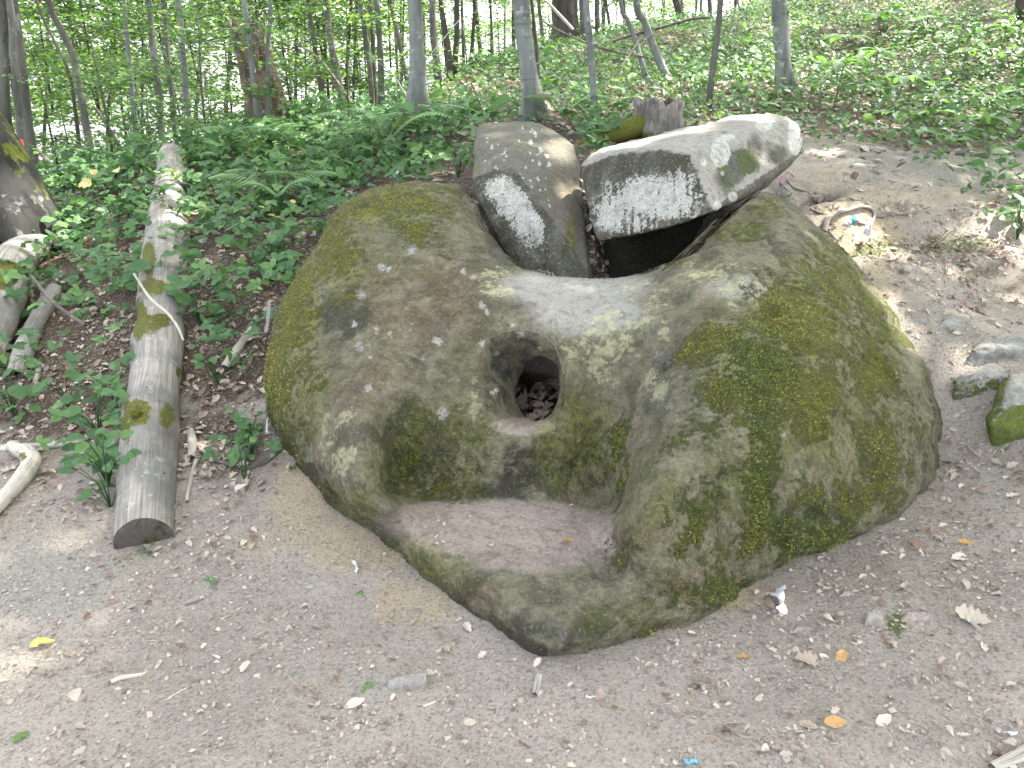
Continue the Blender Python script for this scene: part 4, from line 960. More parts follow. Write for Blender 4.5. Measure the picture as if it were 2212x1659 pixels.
lit_blobs = [(330, 650, 250, 150, .6), (500, 760, 100, 100, .9), (1950, 440, 250, 90, .5), (1790, 430, 60, 30, .7), (480, 950, 110, 120, 1), (560, 850, 70, 90, 1), (130, 830, 130, 90, 1), (430, 1150, 120, 70, .8), (100, 1070, 110, 60, .6), (400, 1230, 150, 50, .5), (600, 640, 90, 90, .6), (80, 640, 120, 80, .8), (300, 1330, 300, 80, .12), (500, 1400, 500, 160, .14),
             (2100, 1000, 150, 120, .55), (2180, 860, 60, 90, .4), (2080, 580, 200, 60, .6), (2150, 470, 110, 60, .7), (2190, 530, 60, 60, .9), (1850, 330, 220, 35, .6), (2000, 390, 200, 40, .3), (2000, 1250, 220, 160, .4), (1800, 1500, 450, 150, .28), (1900, 690, 60, 90, .3), (2070, 720, 60, 80, .3), (1640, 1300, 80, 40, .5), (2100, 620, 120, 60, .5), (1160, 870, 50, 50, 1), (1900, 480, 250, 90, .25)]
def litdens(u, v):
    cl = .35 + 1.3 * sstep(-.25, .35, fbm(np.stack([u / 60, v / 35, u * 0], 1), 1, 4, .6, 5))
    return np.maximum(blobs(u, v, lit_blobs), .07) * cl * outside(u, v)
p1, u1, v1 = img_candidates(170000, -60, 2272, 440, 1700, 7.0, litdens)
litter('fallen_leaves', p1, RNG.uniform(.018, .055, len(p1)) * np.where(v1 > 1100, .7, 1.0), M['litter'], .42, .006, label='dry pale brown leaves strewn over the bare ground')
# inside the chamber and the gap
cpx = RNG.uniform(-.15, .45, 260); cpy = RNG.uniform(2.8, 3.35, 260)
p_c = np.stack([cpx, cpy, gz(cpx, cpy) + RNG.uniform(0, .05, 260)], 1)
litter('fallen_leaves', p_c, RNG.uniform(.04, .09, 260), M['litter'], .5, .01, label='reddish brown dry leaves on the chamber floor behind the hole')
litter('fallen_leaves', GAPPTS, RNG.uniform(.03, .06, len(GAPPTS)), M['litter'], .3, .0, flatn=GAPN, label='dead leaves caught in the gap between the two slabs')
# forest floor litter farther up
hillit = [(1450, 200, 350, 70, 1), (1100, 220, 200, 60, 1), (950, 300, 300, 60, .8), (500, 480, 500, 200, .6), (1700, 210, 200, 90, .9), (2000, 200, 400, 140, .6), (1000, 170, 120, 40, 1), (1350, 140, 300, 60, .7)]
p2, u2, v2 = img_candidates(60000, -100, 2300, -10, 560, 14, lambda u, v: blobs(u, v, hillit) * outside(u, v))
litter('fallen_leaves', p2, RNG.uniform(.05, .10, len(p2)), M['litter'], .5, .01, label='rusty brown leaf litter on the wooded slope', temps=[LEAFT[0], LEAFT[6]] if False else [(LEAF_V, LEAF_F)])
# fine crumbs and chips on the trodden ground
CH1 = (np.array([[-.5, 0, 0], [.4, -.3, .05], [.55, .35, .1], [-.2, .5, .02]]), np.array([[0, 1, 2], [0, 2, 3]]))
CH2 = (np.array([[-.5, -.1, .06], [.5, -.16, 0], [.5, .1, .06], [-.4, .16, 0]]), np.array([[0, 1, 2], [0, 2, 3]]))
PEB = (np.array([[-.4, -.3, 0], [.45, -.3, 0], [.4, .4, 0], [-.35, .4, 0], [0, 0, .42]]), np.array([[0, 1, 4], [1, 2, 4], [2, 3, 4], [3, 0, 4]]))
crb = [(1800, 1500, 600, 220, 1), (2000, 1250, 300, 250, 1), (300, 1500, 500, 250, .75), (900, 1600, 700, 130, .8), (2100, 900, 150, 200, .8), (500, 1250, 260, 100, .6), (2050, 600, 250, 120, .5), (150, 1150, 200, 80, .5), (1900, 420, 300, 80, .35), (1000, 1450, 300, 60, .4), (800, 1250, 150, 60, .3)]
p3, u3, v3 = img_candidates(420000, -40, 2260, 330, 1700, 6.0, lambda u, v: np.maximum(blobs(u, v, crb), .12) * (.3 + 1.2 * sstep(-.2, .3, fbm(np.stack([u / 90, v / 40, u * 0], 1), 1, 4, .6, 15))) * outside(u, v))
sz = RNG.uniform(.004, .015, len(p3)) * RNG.choice([1, 1, 1.6], len(p3))
litter('leaf_crumbs', p3, sz, M['crumb'], .3, .002, temps=[CH1, CH2, CH1, PEB], label='crumbled leaf fragments and grit trodden into the soil')
# crumbs on the ledge
def on_boulder(u, v):
    i = np.argmin((bu[fr] - u) ** 2 + (bv[fr] - v) ** 2)
    return BV[fr][i]
lv = np.array([on_boulder(a, b) for a, b in zip(RNG.uniform(900, 1300, 46), RNG.uniform(1085, 1200, 46))] + [on_boulder(a, b) for a, b in zip(RNG.uniform(1100, 1180, 10), RNG.uniform(912, 928, 10))])
litter('leaf_crumbs', lv, RNG.uniform(.006, .02, len(lv)), M['crumb'], .2, .004, temps=[CH1, CH2], flatn=np.tile([0, -.2, 1.], (len(lv), 1)), tints=RNG.uniform(.4, 1, len(lv)), label='small leaf crumbs scattered on the carved ledge')

# single leaves that stand out
def one_leaf(name, label, u, v, wpx, mat, tint=.8, kind='lobed', seed=0, on=None, yaw=None, lift=.01, tilt=.25, cat='leaf'):
    p = hit(u, v) if on is None else on; s_ = wpx * depth(p) / FPX * 1.25
    TV, TF = lobed_leaf(11, seed, .38, .14, .36) if kind == 'lobed' else lobed_leaf(9, seed, 0, .16, .26)
    r = random.Random(seed); nrm = np.array([[r.uniform(-tilt, tilt), -.25 + r.uniform(-tilt, tilt), 1.0]])
    V, Fq, tt = scatter(TV - np.array([0, .5, 0]), TF, (p + np.array([0, 0, lift + .04 * s_]))[None], basis(nrm, np.array([r.uniform(0, 6.28) if yaw is None else yaw])), np.array([s_]), np.array([tint]))
    return solid(name, V, Fq, mat, label, cat, attrs={'tint': tt}, smooth=False)
one_leaf('fallen_leaf', 'bright yellow leaf lying at the edge of the sunlit patch', 93, 1398, 40, M['yleaf'], .3, 'o', 1, yaw=.4)
one_leaf('fallen_leaf', 'orange-brown leaf lying on the carved ledge', 1225, 1172, 22, M['oleaf'], .9, 'o', 2, on=on_boulder(1225, 1172), yaw=.3)
one_leaf('fallen_leaf', 'big pale lobed oak leaf in the right foreground', 2098, 1342, 56, M['litter'], .8, 'lobed', 3, yaw=-.6, lift=.02)
one_leaf('fallen_leaf', 'dark green holly-like leaf on the ground below the big log', 452, 1264, 32, M['bramble'], .5, 'lobed', 4, yaw=.1)
one_leaf('fallen_leaf', 'pale green oval leaf on the yellow soil', 778, 1292, 22, M['herb'], .9, 'o', 5, yaw=1.3)
one_leaf('fallen_leaf', 'pinkish broad maple-shaped leaf in the right foreground', 1745, 1436, 50, M['litter'], .55, 'lobed', 6)
one_leaf('fallen_leaf', 'curled yellow-brown leaf right of the pinkish leaf', 1815, 1428, 32, M['oleaf'], 1, 'o', 7)
one_leaf('fallen_leaf', 'small orange leaf left of the pinkish leaf', 1605, 1426, 22, M['oleaf'], .6, 'o', 8, yaw=.2)
one_leaf('fallen_leaf', 'golden curled leaf at the bottom right of centre', 1803, 1567, 40, M['oleaf'], 1.0, 'o', 9, yaw=.1, tilt=.5)
one_leaf('fallen_leaf', 'pale yellow folded leaf right of the golden curled leaf', 1908, 1562, 34, M['litter'], .95, 'o', 10, yaw=.5)
one_leaf('fallen_leaf', 'round pinkish-tan leaf left of the golden curled leaf', 1744, 1574, 32, M['litter'], .5, 'o', 11)
one_leaf('fallen_leaf', 'dark rust-brown leaf at the bottom right', 1780, 1624, 18, M['oleaf'], .0, 'o', 12)
one_leaf('fallen_leaf', 'tan oblong leaf at the foot of the boulder keel', 1010, 1362, 24, M['litter'], .9, 'o', 13, yaw=-1.0)
one_leaf('fallen_leaf', 'light brown oval leaf on the sunken flat stones', 909, 1462, 26, M['litter'], .45, 'o', 14, yaw=.1)
one_leaf('fallen_leaf', 'pale grey-green curled leaf between the sunken flat stones', 796, 1495, 32, M['herb'], .97, 'o', 15, yaw=1.4)
one_leaf('fallen_leaf', 'orange curled leaf on the right slope below the boulder corner', 2084, 1177, 24, M['oleaf'], 1, 'o', 16, yaw=-.4)
one_leaf('fallen_leaf', 'small orange leaf left of the orange curled one', 2028, 1158, 16, M['oleaf'], .9, 'o', 17)
one_leaf('fallen_leaf', 'dull brown shaggy leaf left of the two orange leaves', 1980, 1185, 34, M['litter'], .1, 'lobed', 18)
one_leaf('fallen_leaf', 'cream lobed leaf below the dull brown shaggy leaf', 2072, 1213, 34, M['litter'], 1, 'lobed', 19)
one_leaf('fallen_leaf', 'tan leaf right of the dusty sunken stones', 2085, 1271, 24, M['litter'], .75, 'o', 20)
one_leaf('fallen_leaf', 'pale leaf touching the tip of the boulder', 1160, 1437, 20, M['litter'], .95, 'lobed', 21)
one_leaf('fallen_leaf', 'round tan leaf in the foreground below the boulder tip', 1016, 1567, 22, M['litter'], .8, 'o', 22)
one_leaf('fallen_leaf', 'brown leaf curled on edge above the curved stem at the bottom', 1137, 1614, 30, M['oleaf'], .1, 'o', 23, tilt=.6)
one_leaf('fallen_leaf', 'pale tan leaf in the lower left centre', 531, 1446, 24, M['litter'], .9, 'o', 24)
one_leaf('fallen_leaf', 'large tan leaf at the left end of the pale stick', 165, 1510, 36, M['litter'], .85, 'lobed', 25)
one_leaf('fallen_leaf', 'pale tan leaf at the bottom left', 175, 1632, 26, M['litter'], .7, 'lobed', 26)
one_leaf('fallen_leaf', 'light grey-green narrow leaf near the bottom left corner', 48, 1598, 30, M['herb'], .97, 'o', 27, yaw=1.2)
one_leaf('fallen_leaf', 'sandy oblong leaf at the left above the flat dark twig', 768, 1545 - 20, 34, M['litter'], .95, 'o', 28, yaw=.4)
one_leaf('yellow_leaf', 'large yellow lobed leaf among the brambles left of the big log', 205, 494, 34, M['yleaf'], .9, 'lobed', 31, lift=.32, tilt=.5)
one_leaf('yellow_leaf', 'smaller yellow leaf up and right of the large yellow one', 272, 461, 22, M['yleaf'], .7, 'lobed', 32, lift=.32, tilt=.5)
one_leaf('yellow_leaf', 'pale yellow ragged leaf between the two yellow leaves', 219, 458, 22, M['yleaf'], 1, 'lobed', 33, lift=.3, tilt=.5)
one_leaf('yellow_leaf', 'yellowing leaf among brambles at the foot of the ferns, left of the boulder top', 638, 487, 16, M['yleaf'], .2, 'o', 34, lift=.15, tilt=.5)

# crumpled cloth and paper
def crumple(name, label, cat, pts, w, mat, parent=None, seed=0):
    """a strip of cloth or paper hanging or lying along a path"""
    n = 26; path = spline(pts, n); rr_ = np.random.default_rng(seed)
    T = np.gradient(path, axis=0); T /= np.linalg.norm(T, axis=1)[:, None]
    side = np.cross(T, np.array([.3, 1, .2])); side /= np.linalg.norm(side, axis=1)[:, None]
    nr_ = np.cross(T, side); rows = []
    for k, s_ in enumerate(np.linspace(-1, 1, 9)):
        rows.append(path + side * (s_ * w / 2) + nr_ * (w * .35 * fbm(np.stack([np.arange(n) / 3., np.full(n, s_ * 1.7), np.full(n, seed)], 1), 1, 3, .7, seed))[:, None])
    V = np.array(rows); V2 = V + nr_ * .0015
    Vv = np.vstack([V.reshape(-1, 3), V2.reshape(-1, 3)]); g = grid_faces(9, n, False)
    return solid(name, Vv, np.vstack([g, g[:, ::-1] + 9 * n]), mat, label, cat, parent=parent)
pr = hit(1688, 410); dd_ = depth(pr) - .35
crumple('cloth_strip', 'pink and white rag hanging just under the far end of the cover slab', 'rag', [P(1694, 384, 4.25), P(1690, 396, 4.24), P(1686, 408, 4.23), P(1682, 420, 4.22)], .03, M['rag'], seed=1)
crumple('cloth_strip', 'small pink rag above the white one under the cover slab end', 'rag', [P(1700, 380, 4.22), P(1692, 386, 4.21), P(1688, 396, 4.2)], .03, M['pinkcloth'], seed=2)
dr = depth(hit(1845, 480)) - .12
for k, (u_, v0_, v1_, mt, lab) in enumerate([(1837, 468, 492, 'cloth', 'white ribbon tied to the looped root, leftmost'), (1846, 466, 486, 'tealcloth', 'teal ribbon tied to the looped root'), (1853, 468, 484, 'pinkcloth', 'pinkish ribbon beside the teal ribbon on the root'),
                                       (1880, 470, 510, 'cloth', 'long white rag hanging from the right loop of the root'), (1874, 484, 506, 'palewood', 'tan ribbon left of the long white rag'), (1828, 474, 490, 'cloth', 'short pale ribbon on the left side of the looped root')]):
    crumple('ribbon', lab, 'ribbon', [P(u_, v0_, dr), P(u_ - 2, (v0_ + v1_) / 2, dr - .02), P(u_ - 5, v1_, dr)], .022, M[mt] if mt != 'palewood' else M['cloth'], seed=k + 5)
pa = [hit(1685, 1282), hit(1678, 1300), hit(1690, 1318), hit(1684, 1336)]
crumple('crumpled_paper', 'crumpled white paper tissue on the litter right of the boulder tip', 'paper', [p + np.array([0, 0, .02]) for p in pa], .045, M['paper'], seed=12)
crumple('crumpled_paper', 'small greyish paper scrap on the yellow soil left of the boulder', 'paper', [hit(766, 1222) + [0, 0, .012], hit(770, 1230) + [0, 0, .015], hit(772, 1240) + [0, 0, .012]], .03, M['paper'], seed=13)
crumple('paper_scrap', 'tiny bright white scrap in the lower left foreground', 'paper', [hit(463, 1420) + [0, 0, .006], hit(470, 1423) + [0, 0, .008], hit(476, 1425) + [0, 0, .006]], .014, M['paper'], seed=14)
crumple('paper_scrap', 'white scrap in the foreground right of the boulder tip', 'paper', [hit(1265, 1511) + [0, 0, .008], hit(1278, 1513) + [0, 0, .01], hit(1290, 1510) + [0, 0, .008]], .014, M['paper'], seed=15)
crumple('foil_scrap', 'light blue foil scrap at the bottom edge right of centre', 'foil', [hit(1478, 1652) + [0, 0, .01], hit(1490, 1656) + [0, 0, .015], hit(1506, 1650) + [0, 0, .01]], .022, M['bluefoil'], seed=16)
crumple('foil_scrap', 'pale blue foil scrap near the right edge in the foreground', 'foil', [hit(2165, 1588) + [0, 0, .01], hit(2180, 1592) + [0, 0, .012], hit(2192, 1590) + [0, 0, .01]], .016, M['paper'], seed=17)
crumple('cloth_strip', 'grey knotted rags caught on stems at the left shoulder of the boulder', 'rag', [P(583, 650, 3.75), P(580, 675, 3.72), P(578, 700, 3.7), P(574, 718, 3.68)], .022, M['rag'], seed=18)
crumple('cloth_strip', 'tiny white rag at the left foot of the boulder', 'rag', [P(578, 905, 3.2), P(577, 920, 3.18), P(576, 934, 3.17)], .009, M['cloth'], seed=19)
# ------------------------------------------------------------------ trees
def canopy_holes():  # points where leaves are cut away overhead to place sun patches
    H = []
    for (u, v, r, d) in [(110, 1405, .05, 0), (185, 1372, .07, 0), (150, 1388, .05, 0), (50, 1435, .03, 0), (1868, 545, .18, 0), (1845, 560, .07, 0), (2150, 500, .12, 0), (2180, 540, .1, 0), (1640, 180, .35, 0), (1600, 190, .3, 0), (1000, 195, .4, 0), (970, 215, .3, 0), (1090, 215, .25, 0),
                         (912, 110, .2, 7.0), (912, 160, .2, 7.0), (905, 215, .15, 7.0), (1165, 190, .12, 6.6), (1160, 160, .1, 6.6), (1195, 325, .07, 4.7), (1205, 350, .06, 4.5), (1420, 300, .10, 4.2), (1360, 315, .06, 4.1), (1480, 285, .08, 4.3), (1620, 262, .10, 4.7),
                         (1930, 690, .07, 3.4), (1905, 650, .05, 3.5), (1960, 720, .04, 3.4), (1500, 185, .3, 0), (1340, 225, .3, 0), (1250, 240, .25, 0), (1400, 215, .25, 0), (2000, 100, .4, 0), (2150, 150, .4, 0), (2060, 230, .25, 0), (1900, 270, .2, 0), (1800, 330, .12, 0), (2120, 245, .2, 0), (2050, 290, .15, 0),
                         (100, 430, .3, 0), (60, 560, .25, 0), (300, 455, .2, 0), (380, 480, .12, 0), (365, 520, .12, 0), (840, 300, .2, 0), (600, 330, .3, 0), (700, 300, .3, 0), (1700, 60, .5, 0), (1950, 30, .5, 0), (2190, 60, .4, 0), (1780, 190, .3, 0), (1560, 270, .2, 0), (1270, 420, .04, 4.2)]:
        p = hit(u, v) if d == 0 else P(u, v, d)
        H.append((p, r))
    return H
HOLES = canopy_holes()

TREES = [
 # label, bark, moss, distance (0: where its foot meets the ground), [(u, v, width)] from the top of the picture down to the foot
 ('grey trunk at the very left edge, broad and cracked', 'grey', 0, 8.5, [(3, 0, 20), (6, 130, 22), (12, 270, 24), (14, 360, 26)]),
 ('slim grey trunk marked with a red paint blaze at the far left', 'grey', 0, 8.2, [(20, 0, 14), (30, 130, 15), (42, 250, 16), (54, 380, 17)]),
 ('stout dark grey trunk just right of the one with the red blaze', 'grey', 0, 8.6, [(28, 0, 17), (46, 130, 18), (58, 250, 20), (80, 395, 23)]),
 ('thin dark forked sapling trunk leaning left, left of the log top', 'dark', 0, 8.0, [(78, 0, 5), (118, 90, 6), (150, 160, 7), (165, 260, 8), (180, 390, 10)]),
 ('pale grey trunk bending right at its foot, behind the thin dark forked one', 'grey', 0, 9.0, [(105, 0, 13), (135, 70, 14), (160, 130, 14), (182, 250, 15), (204, 372, 17)]),
 ('narrow straight grey trunk left of the log top', 'beech', 0, 9.0, [(268, 0, 8), (273, 70, 9), (284, 180, 10), (292, 270, 11), (298, 340, 12)]),
 ('grey mottled trunk rising above the broken top of the log', 'grey', 0, 9.2, [(320, 0, 13), (330, 100, 14), (343, 200, 14), (350, 300, 15)]),
 ('slender trunk behind the broken top of the log', 'grey', 0, 10, [(352, 0, 9), (364, 130, 10), (374, 230, 11), (382, 320, 12)]),
 ('pale beech trunk just right of the broken top of the log', 'beech', 0, 9, [(384, 0, 14), (392, 90, 14), (401, 190, 15), (410, 310, 16)]),
 ('pale slim trunk crossing in front of the split rotten tree, on its left', 'beech', 0, 8.2, [(528, 0, 11), (538, 90, 12), (550, 190, 14), (560, 285, 16)]),
 ('slim trunk crossing in front of the split rotten tree, on its right', 'beech', 0, 8.2, [(584, 0, 9), (580, 90, 10), (580, 180, 12), (581, 275, 14)]),
 ('thin dark trunk right of the split rotten tree', 'dark', 0, 10, [(665, 0, 9), (678, 90, 10), (690, 170, 11), (700, 240, 12)]),
 ('grey trunk with a curve, second right of the split rotten tree', 'grey', 0, 10, [(705, 0, 13), (712, 70, 14), (724, 140, 15), (738, 215, 17)]),
 ('leftmost stem of the clump of three grey stems left of the left beech', 'grey', 0, 8.8, [(778, 0, 10), (790, 80, 11), (800, 160, 11), (806, 250, 13)]),
 ('middle stem of the clump of three grey stems', 'grey', 0, 8.9, [(800, 0, 9), (805, 80, 10), (808, 160, 10), (812, 250, 12)]),
 ('rightmost and thickest stem of the clump of three grey stems', 'grey', 0, 8.7, [(814, 0, 13), (820, 80, 13), (823, 160, 14), (824, 255, 16)]),
 ('leaning thin trunk just left of the left beech', 'grey', 0, 10.5, [(844, 0, 9), (856, 60, 10), (868, 120, 10), (882, 190, 11)]),
 ('large smooth beech with a flared root foot, left of the leaning slab', 'beech', 1, 7.0, [(896, 0, 31), (899, 60, 32), (901, 130, 33), (903, 180, 38), (902, 225, 48), (900, 262, 62), (898, 288, 84)]),
 ('grey trunk just right of the left beech', 'grey', 0, 11, [(934, 0, 15), (936, 70, 15), (942, 130, 16), (946, 180, 18)]),
 ('dark trunk that forks low, second right of the left beech', 'dark', 0, 11.5, [(952, 0, 11), (960, 60, 13), (968, 110, 15), (976, 175, 18)]),
 ('dark trunk close right of the forked one', 'dark', 0, 11.5, [(987, 0, 12), (987, 70, 12), (984, 120, 13), (982, 172, 14)]),
 ('thin black trunk alone against the sky between the two beeches', 'dark', 0, 12, [(1025, 0, 8), (1022, 70, 8), (1018, 130, 10), (1016, 165, 11)]),
 ('big smooth beech right behind the leaning slab', 'beech', .4, 6.6, [(1124, -10, 36), (1130, 65, 36), (1138, 130, 36), (1145, 180, 38), (1149, 220, 42), (1151, 262, 50)]),
 ('slim dark trunk close behind the big beech on its right', 'dark', 0, 8.8, [(1148, 0, 8), (1154, 60, 9), (1160, 115, 10)]),
 ('huge dark ivy-clad oak on the ridge right of the big beech', 'dark', .5, 13.5, [(1220, 0, 54), (1220, 40, 54), (1221, 80, 56), (1222, 118, 66)]),
 ('grey trunk touching the right side of the huge dark oak', 'grey', 0, 13, [(1258, 0, 15), (1260, 60, 16), (1262, 110, 18)]),
 ('slender pale beech between the huge oak and the hollow stump', 'beech', 0, 0, [(1266, 0, 14), (1272, 70, 15), (1279, 150, 15), (1284, 230, 16), (1287, 294, 18)]),
 ('straight grey trunk on the ridge right of the slender beech', 'grey', 0, 13.5, [(1290, 0, 11), (1291, 50, 12), (1292, 98, 13)]),
 ('thin pale stem leaning left above the hollow stump', 'beech', 0, 0, [(1341, 0, 8), (1354, 40, 9), (1370, 80, 10), (1382, 120, 11), (1396, 165, 13), (1416, 196, 14)]),
 ('thicker grey stem leaning left above the hollow stump', 'beech', 0, 0, [(1374, 0, 15), (1392, 45, 15), (1408, 90, 16), (1424, 130, 17), (1446, 185, 19)]),
 ('short dark trunk at the top edge above the leaning stems', 'dark', 0, 15, [(1456, -30, 15), (1463, 10, 16), (1472, 48, 18)]),
 ('slim grey trunk leaning right behind the middle of the cover slab', 'grey', 0, 0, [(1556, 0, 13), (1550, 70, 13), (1541, 140, 14), (1530, 238, 16)]),
 ('pale grey beech with dark scars behind the far end of the cover slab', 'beech', .2, 0, [(1684, 0, 32), (1687, 60, 32), (1690, 120, 33), (1693, 170, 35), (1695, 202, 40)]),
 ('dark trunk in the top right corner', 'dark', 0, 0, [(2207, -20, 20), (2208, 20, 22), (2210, 50, 24)]),
 ('thin trunk on the ridge left of the slim grey leaning trunk', 'grey', 0, 16, [(1532, -20, 9), (1534, 20, 10), (1535, 62, 10)]),
]
# thin poles in the distance beyond the ridge, told apart only by place
far_rng = random.Random(11)
FAR = []
for u in [10, 100, 235, 310, 425, 490, 640, 745, 762, 868, 918, 1003, 1040, 1066, 1090, 1110, 1176, 1302, 1322, 1352, 1430, 1480, 1500, 1512, 1586, 1600, 1618]:
    lean = far_rng.uniform(-14, 8) if u < 800 else far_rng.uniform(-8, 14)
    FAR.append((u, lean, far_rng.uniform(5, 10), far_rng.uniform(13, 24)))

def tree_trunk(pts, d, bark, moss, H=11.0):
    """trunk in the upright plane through its foot; returns (path, radii) from foot to top"""
    pts = pts[::-1]
    if d == 0:
        base = hit(pts[0][0], pts[0][1])
    else:
        yb = P(pts[0][0], pts[0][1], d); base = yb
    Y = base[1]; path = []; rad = []
    for (u, v, w) in pts:
        yc = -(v - 829.5) / FPX; dd = Y / (CP + yc * SP); path.append(P(u, v, dd)); rad.append(w * dd / FPX / 2)
    path = np.array(path); rad = np.array(rad)
    g = gz(path[0][0], path[0][1])
    t0 = path[0] - path[1]; t0 /= np.linalg.norm(t0)
    drop = max(path[0][2] - g, 0) + .25
    path = np.vstack([[path[0] + np.array([t0[0] * .3, 0, -1]) * drop], path]); rad = np.concatenate([[rad[0] * 1.08], rad])
    # upper part out of the picture
    dirn = path[-1] - path[-2]; dirn = dirn / dirn[2]; dirn[:2] = np.clip(dirn[:2], -.25, .25)
    z = path[-1][2]; k = 1
    top = max(H + g * .3, z + 3)
    while z < top:
        st = 1.2; z += st; nx = path[-1] + np.array([dirn[0] * .6, 0, 1]) * st + np.array([random.uniform(-.08, .08), random.uniform(-.08, .08), 0])
        path = np.vstack([path, [nx]]); rad = np.append(rad, max(rad[-1] * .88, .02))
    return path, rad

def build_tree(label, bark, moss, d, pts, crown_leaves, group=None, sides=14, flare=False, H=11.0):
    path, rad = tree_trunk(pts, d, bark, moss, H)
    n = len(path) * 7
    pp = spline(path, n); rr_ = np.maximum(spline(rad[:, None], n)[:, 0], .012)
    V, Fq = tube(pp, rr_, sides, .06 if bark == 'beech' else .14, int(abs(pts[0][0])) + 3)
    base = np.array([path[0][0], path[0][1], float(gz(path[0][0], path[0][1]))])
    if flare:
        th = np.arctan2(V[:, 1] - base[1], V[:, 0] - base[0]); hgt = V[:, 2] - base[2]
        f = np.exp(-np.clip(hgt, 0, 9) / .2) * (.6 * np.maximum(0, np.cos(th * 3 + 1.1)) + .25 * np.maximum(0, np.cos(th * 5 + .3)))
        c_ = np.stack([np.interp(V[:, 2], pp[:, 2], pp[:, 0]), np.interp(V[:, 2], pp[:, 2], pp[:, 1])], 1)
        V[:, :2] = c_ + (V[:, :2] - c_) * (1 + f)[:, None]
    t = thing('tree', label, 'tree', base, group)
    hgt = V[:, 2] - base[2]
    solid('trunk', V, Fq, M[bark], parent=t, attrs={'moss': np.clip(moss * (.75 - hgt / .8), 0, 1), 'along': hgt, 'around': hgt * 0, 'dark': hgt * 0})
    # limbs under the crown
    rg = random.Random(int(pts[0][0]) + 5)
    for k in range(7):
        i = int(n * (rg.uniform(.72, .95) if k < 5 else rg.uniform(.12, .5))); a = rg.uniform(0, 6.28); ln = rg.uniform(.8, 1.8); p0 = pp[i]
        q = [p0, p0 + np.array([math.cos(a) * ln * .4, math.sin(a) * ln * .4, ln * .35]), p0 + np.array([math.cos(a) * ln, math.sin(a) * ln, ln * .6])]
        sc_ = 1 if k < 5 else .12
        Vl, Fl = tube(q, [rr_[i] * .5 * sc_ + .002, rr_[i] * .3 * sc_ + .001, .003], 5)
        solid('limb', Vl, Fl, M[bark], parent=t, attrs={'moss': np.zeros(len(Vl))})
    return t, pp[-1], pp

built = []
for (lab, bark, moss, d, pts) in TREES:
    big = 'beech with' in lab or 'big smooth' in lab
    t, top, pp = build_tree(lab, bark, moss, d, pts, 0, None, 28 if max(w for _, _, w in pts) > 25 else 12, flare=('flared' in lab or 'big smooth' in lab or 'scars' in lab or 'huge' in lab))
    built.append((t, top, pp, bark))
    if 'red paint' in lab:      # the painted trail mark sits on the trunk
        i = int(np.argmin(np.abs(proj(pp)[1] - 323))); c_ = pp[i]; r_ = 17 * depth(c_) / FPX / 2 * 1.03
        th = np.linspace(-2.6, -.5, 9); rows = []
        for zz in np.linspace(-.095, .095, 7): rows.append(np.stack([c_[0] + np.cos(th) * (r_ + .006), c_[1] + np.sin(th) * (r_ + .006), np.full(9, c_[2] + zz) + .008 * np.sin(th * 7 + zz * 20)], 1))
        solid('paint_mark', np.vstack(rows), grid_faces(7, 9, False), M['redpaint'], parent=t)
        rows = [r0 + np.array([0, 0, -.14]) for r0 in rows[:4]]
        solid('paint_mark', np.vstack(rows), grid_faces(4, 9, False), M['cloth'], parent=t)
farlab = 'thin distant tree pole, one of the many standing against the bright sky beyond the ridge'
for (u, lean, w, d) in FAR:
    vb = np.interp(u, [0, 250, 560, 700, 900, 1000, 1150, 1300, 1450, 1640], [420, 380, 300, 280, 225, 180, 140, 115, 90, 30])
    t, top, pp = build_tree(farlab, far_rng.choice(['grey', 'dark', 'grey', 'beech']), 0, d, [(u - lean, -10, w * .85), (u - lean * .5, vb * .4, w * .9), (u, vb + 5, w)], 0, 'distant poles beyond the ridge', 8, H=9)
    built.append((t, top, pp, 'grey'))
# trees added out of the picture so that their crowns shade the clearing
for k, (x, y) in enumerate([(4.5, 1.5), (7.5, 3.0), (9.5, 6.0), (6.5, 9.5), (11, 9.5), (9, 13), (14, 6.5), (13, 12.5), (5.5, -2.0), (9, 0), (-4.0, 1.0), (-7.5, 4.0)]):
    z = float(gz(x, y)); path = [np.array([x, y, z - .2]), np.array([x, y, z + 3]), np.array([x + .2, y, z + 6]), np.array([x + .3, y + .1, z + 9])]
    V, Fq = tube(spline(path, 16), np.linspace(.16, .07, 16), 12, .08, k)
    u_, v_, d_ = proj(np.array(path))
    t = thing('tree', 'tall grey tree added outside the picture so that its crown shades the clearing', 'tree', (x, y, z), 'added shade trees round the clearing')
    solid('trunk', V, Fq, M['beech'], parent=t, attrs={'moss': np.zeros(len(V)), 'along': V[:, 2], 'around': V[:, 2] * 0, 'dark': V[:, 2] * 0})
    built.append((t, path[-1], np.array(path), 'beech'))

# leaf roof shaped for the light: crown per tree, gaps cut for sun patches
NL = 175000
cx_ = RNG.uniform(-7, 19, NL); cy_ = RNG.uniform(-3, 19, NL); cz_ = RNG.uniform(6.8, 10.5, NL) + .12 * cy_
cp = np.stack([cx_, cy_, cz_], 1)
dl = fbm(cp, .55, 3, .5, 91)
near = None
open_sky = (cx_ < .2 + .25 * np.maximum(cy_ - 3, 0) * 0) & (cy_ < 9)  # leaves left out on this side so more skylight reaches the clearing
keep = ((dl > -.30) | (cx_ + cy_ < 14)) & ~open_sky & (cz_ - CAM_Z > .30 * np.maximum(cy_, 0) + 1.0)
shad = cp - SUN_DIR[None] * ((cz_ - .4) / SUN_DIR[2])[:, None]
near = (np.abs(shad[:, 0]) < 6.5) & (shad[:, 1] < 7.5) & (shad[:, 1] > -1)
keep &= near | (RNG.random(NL) < .28)
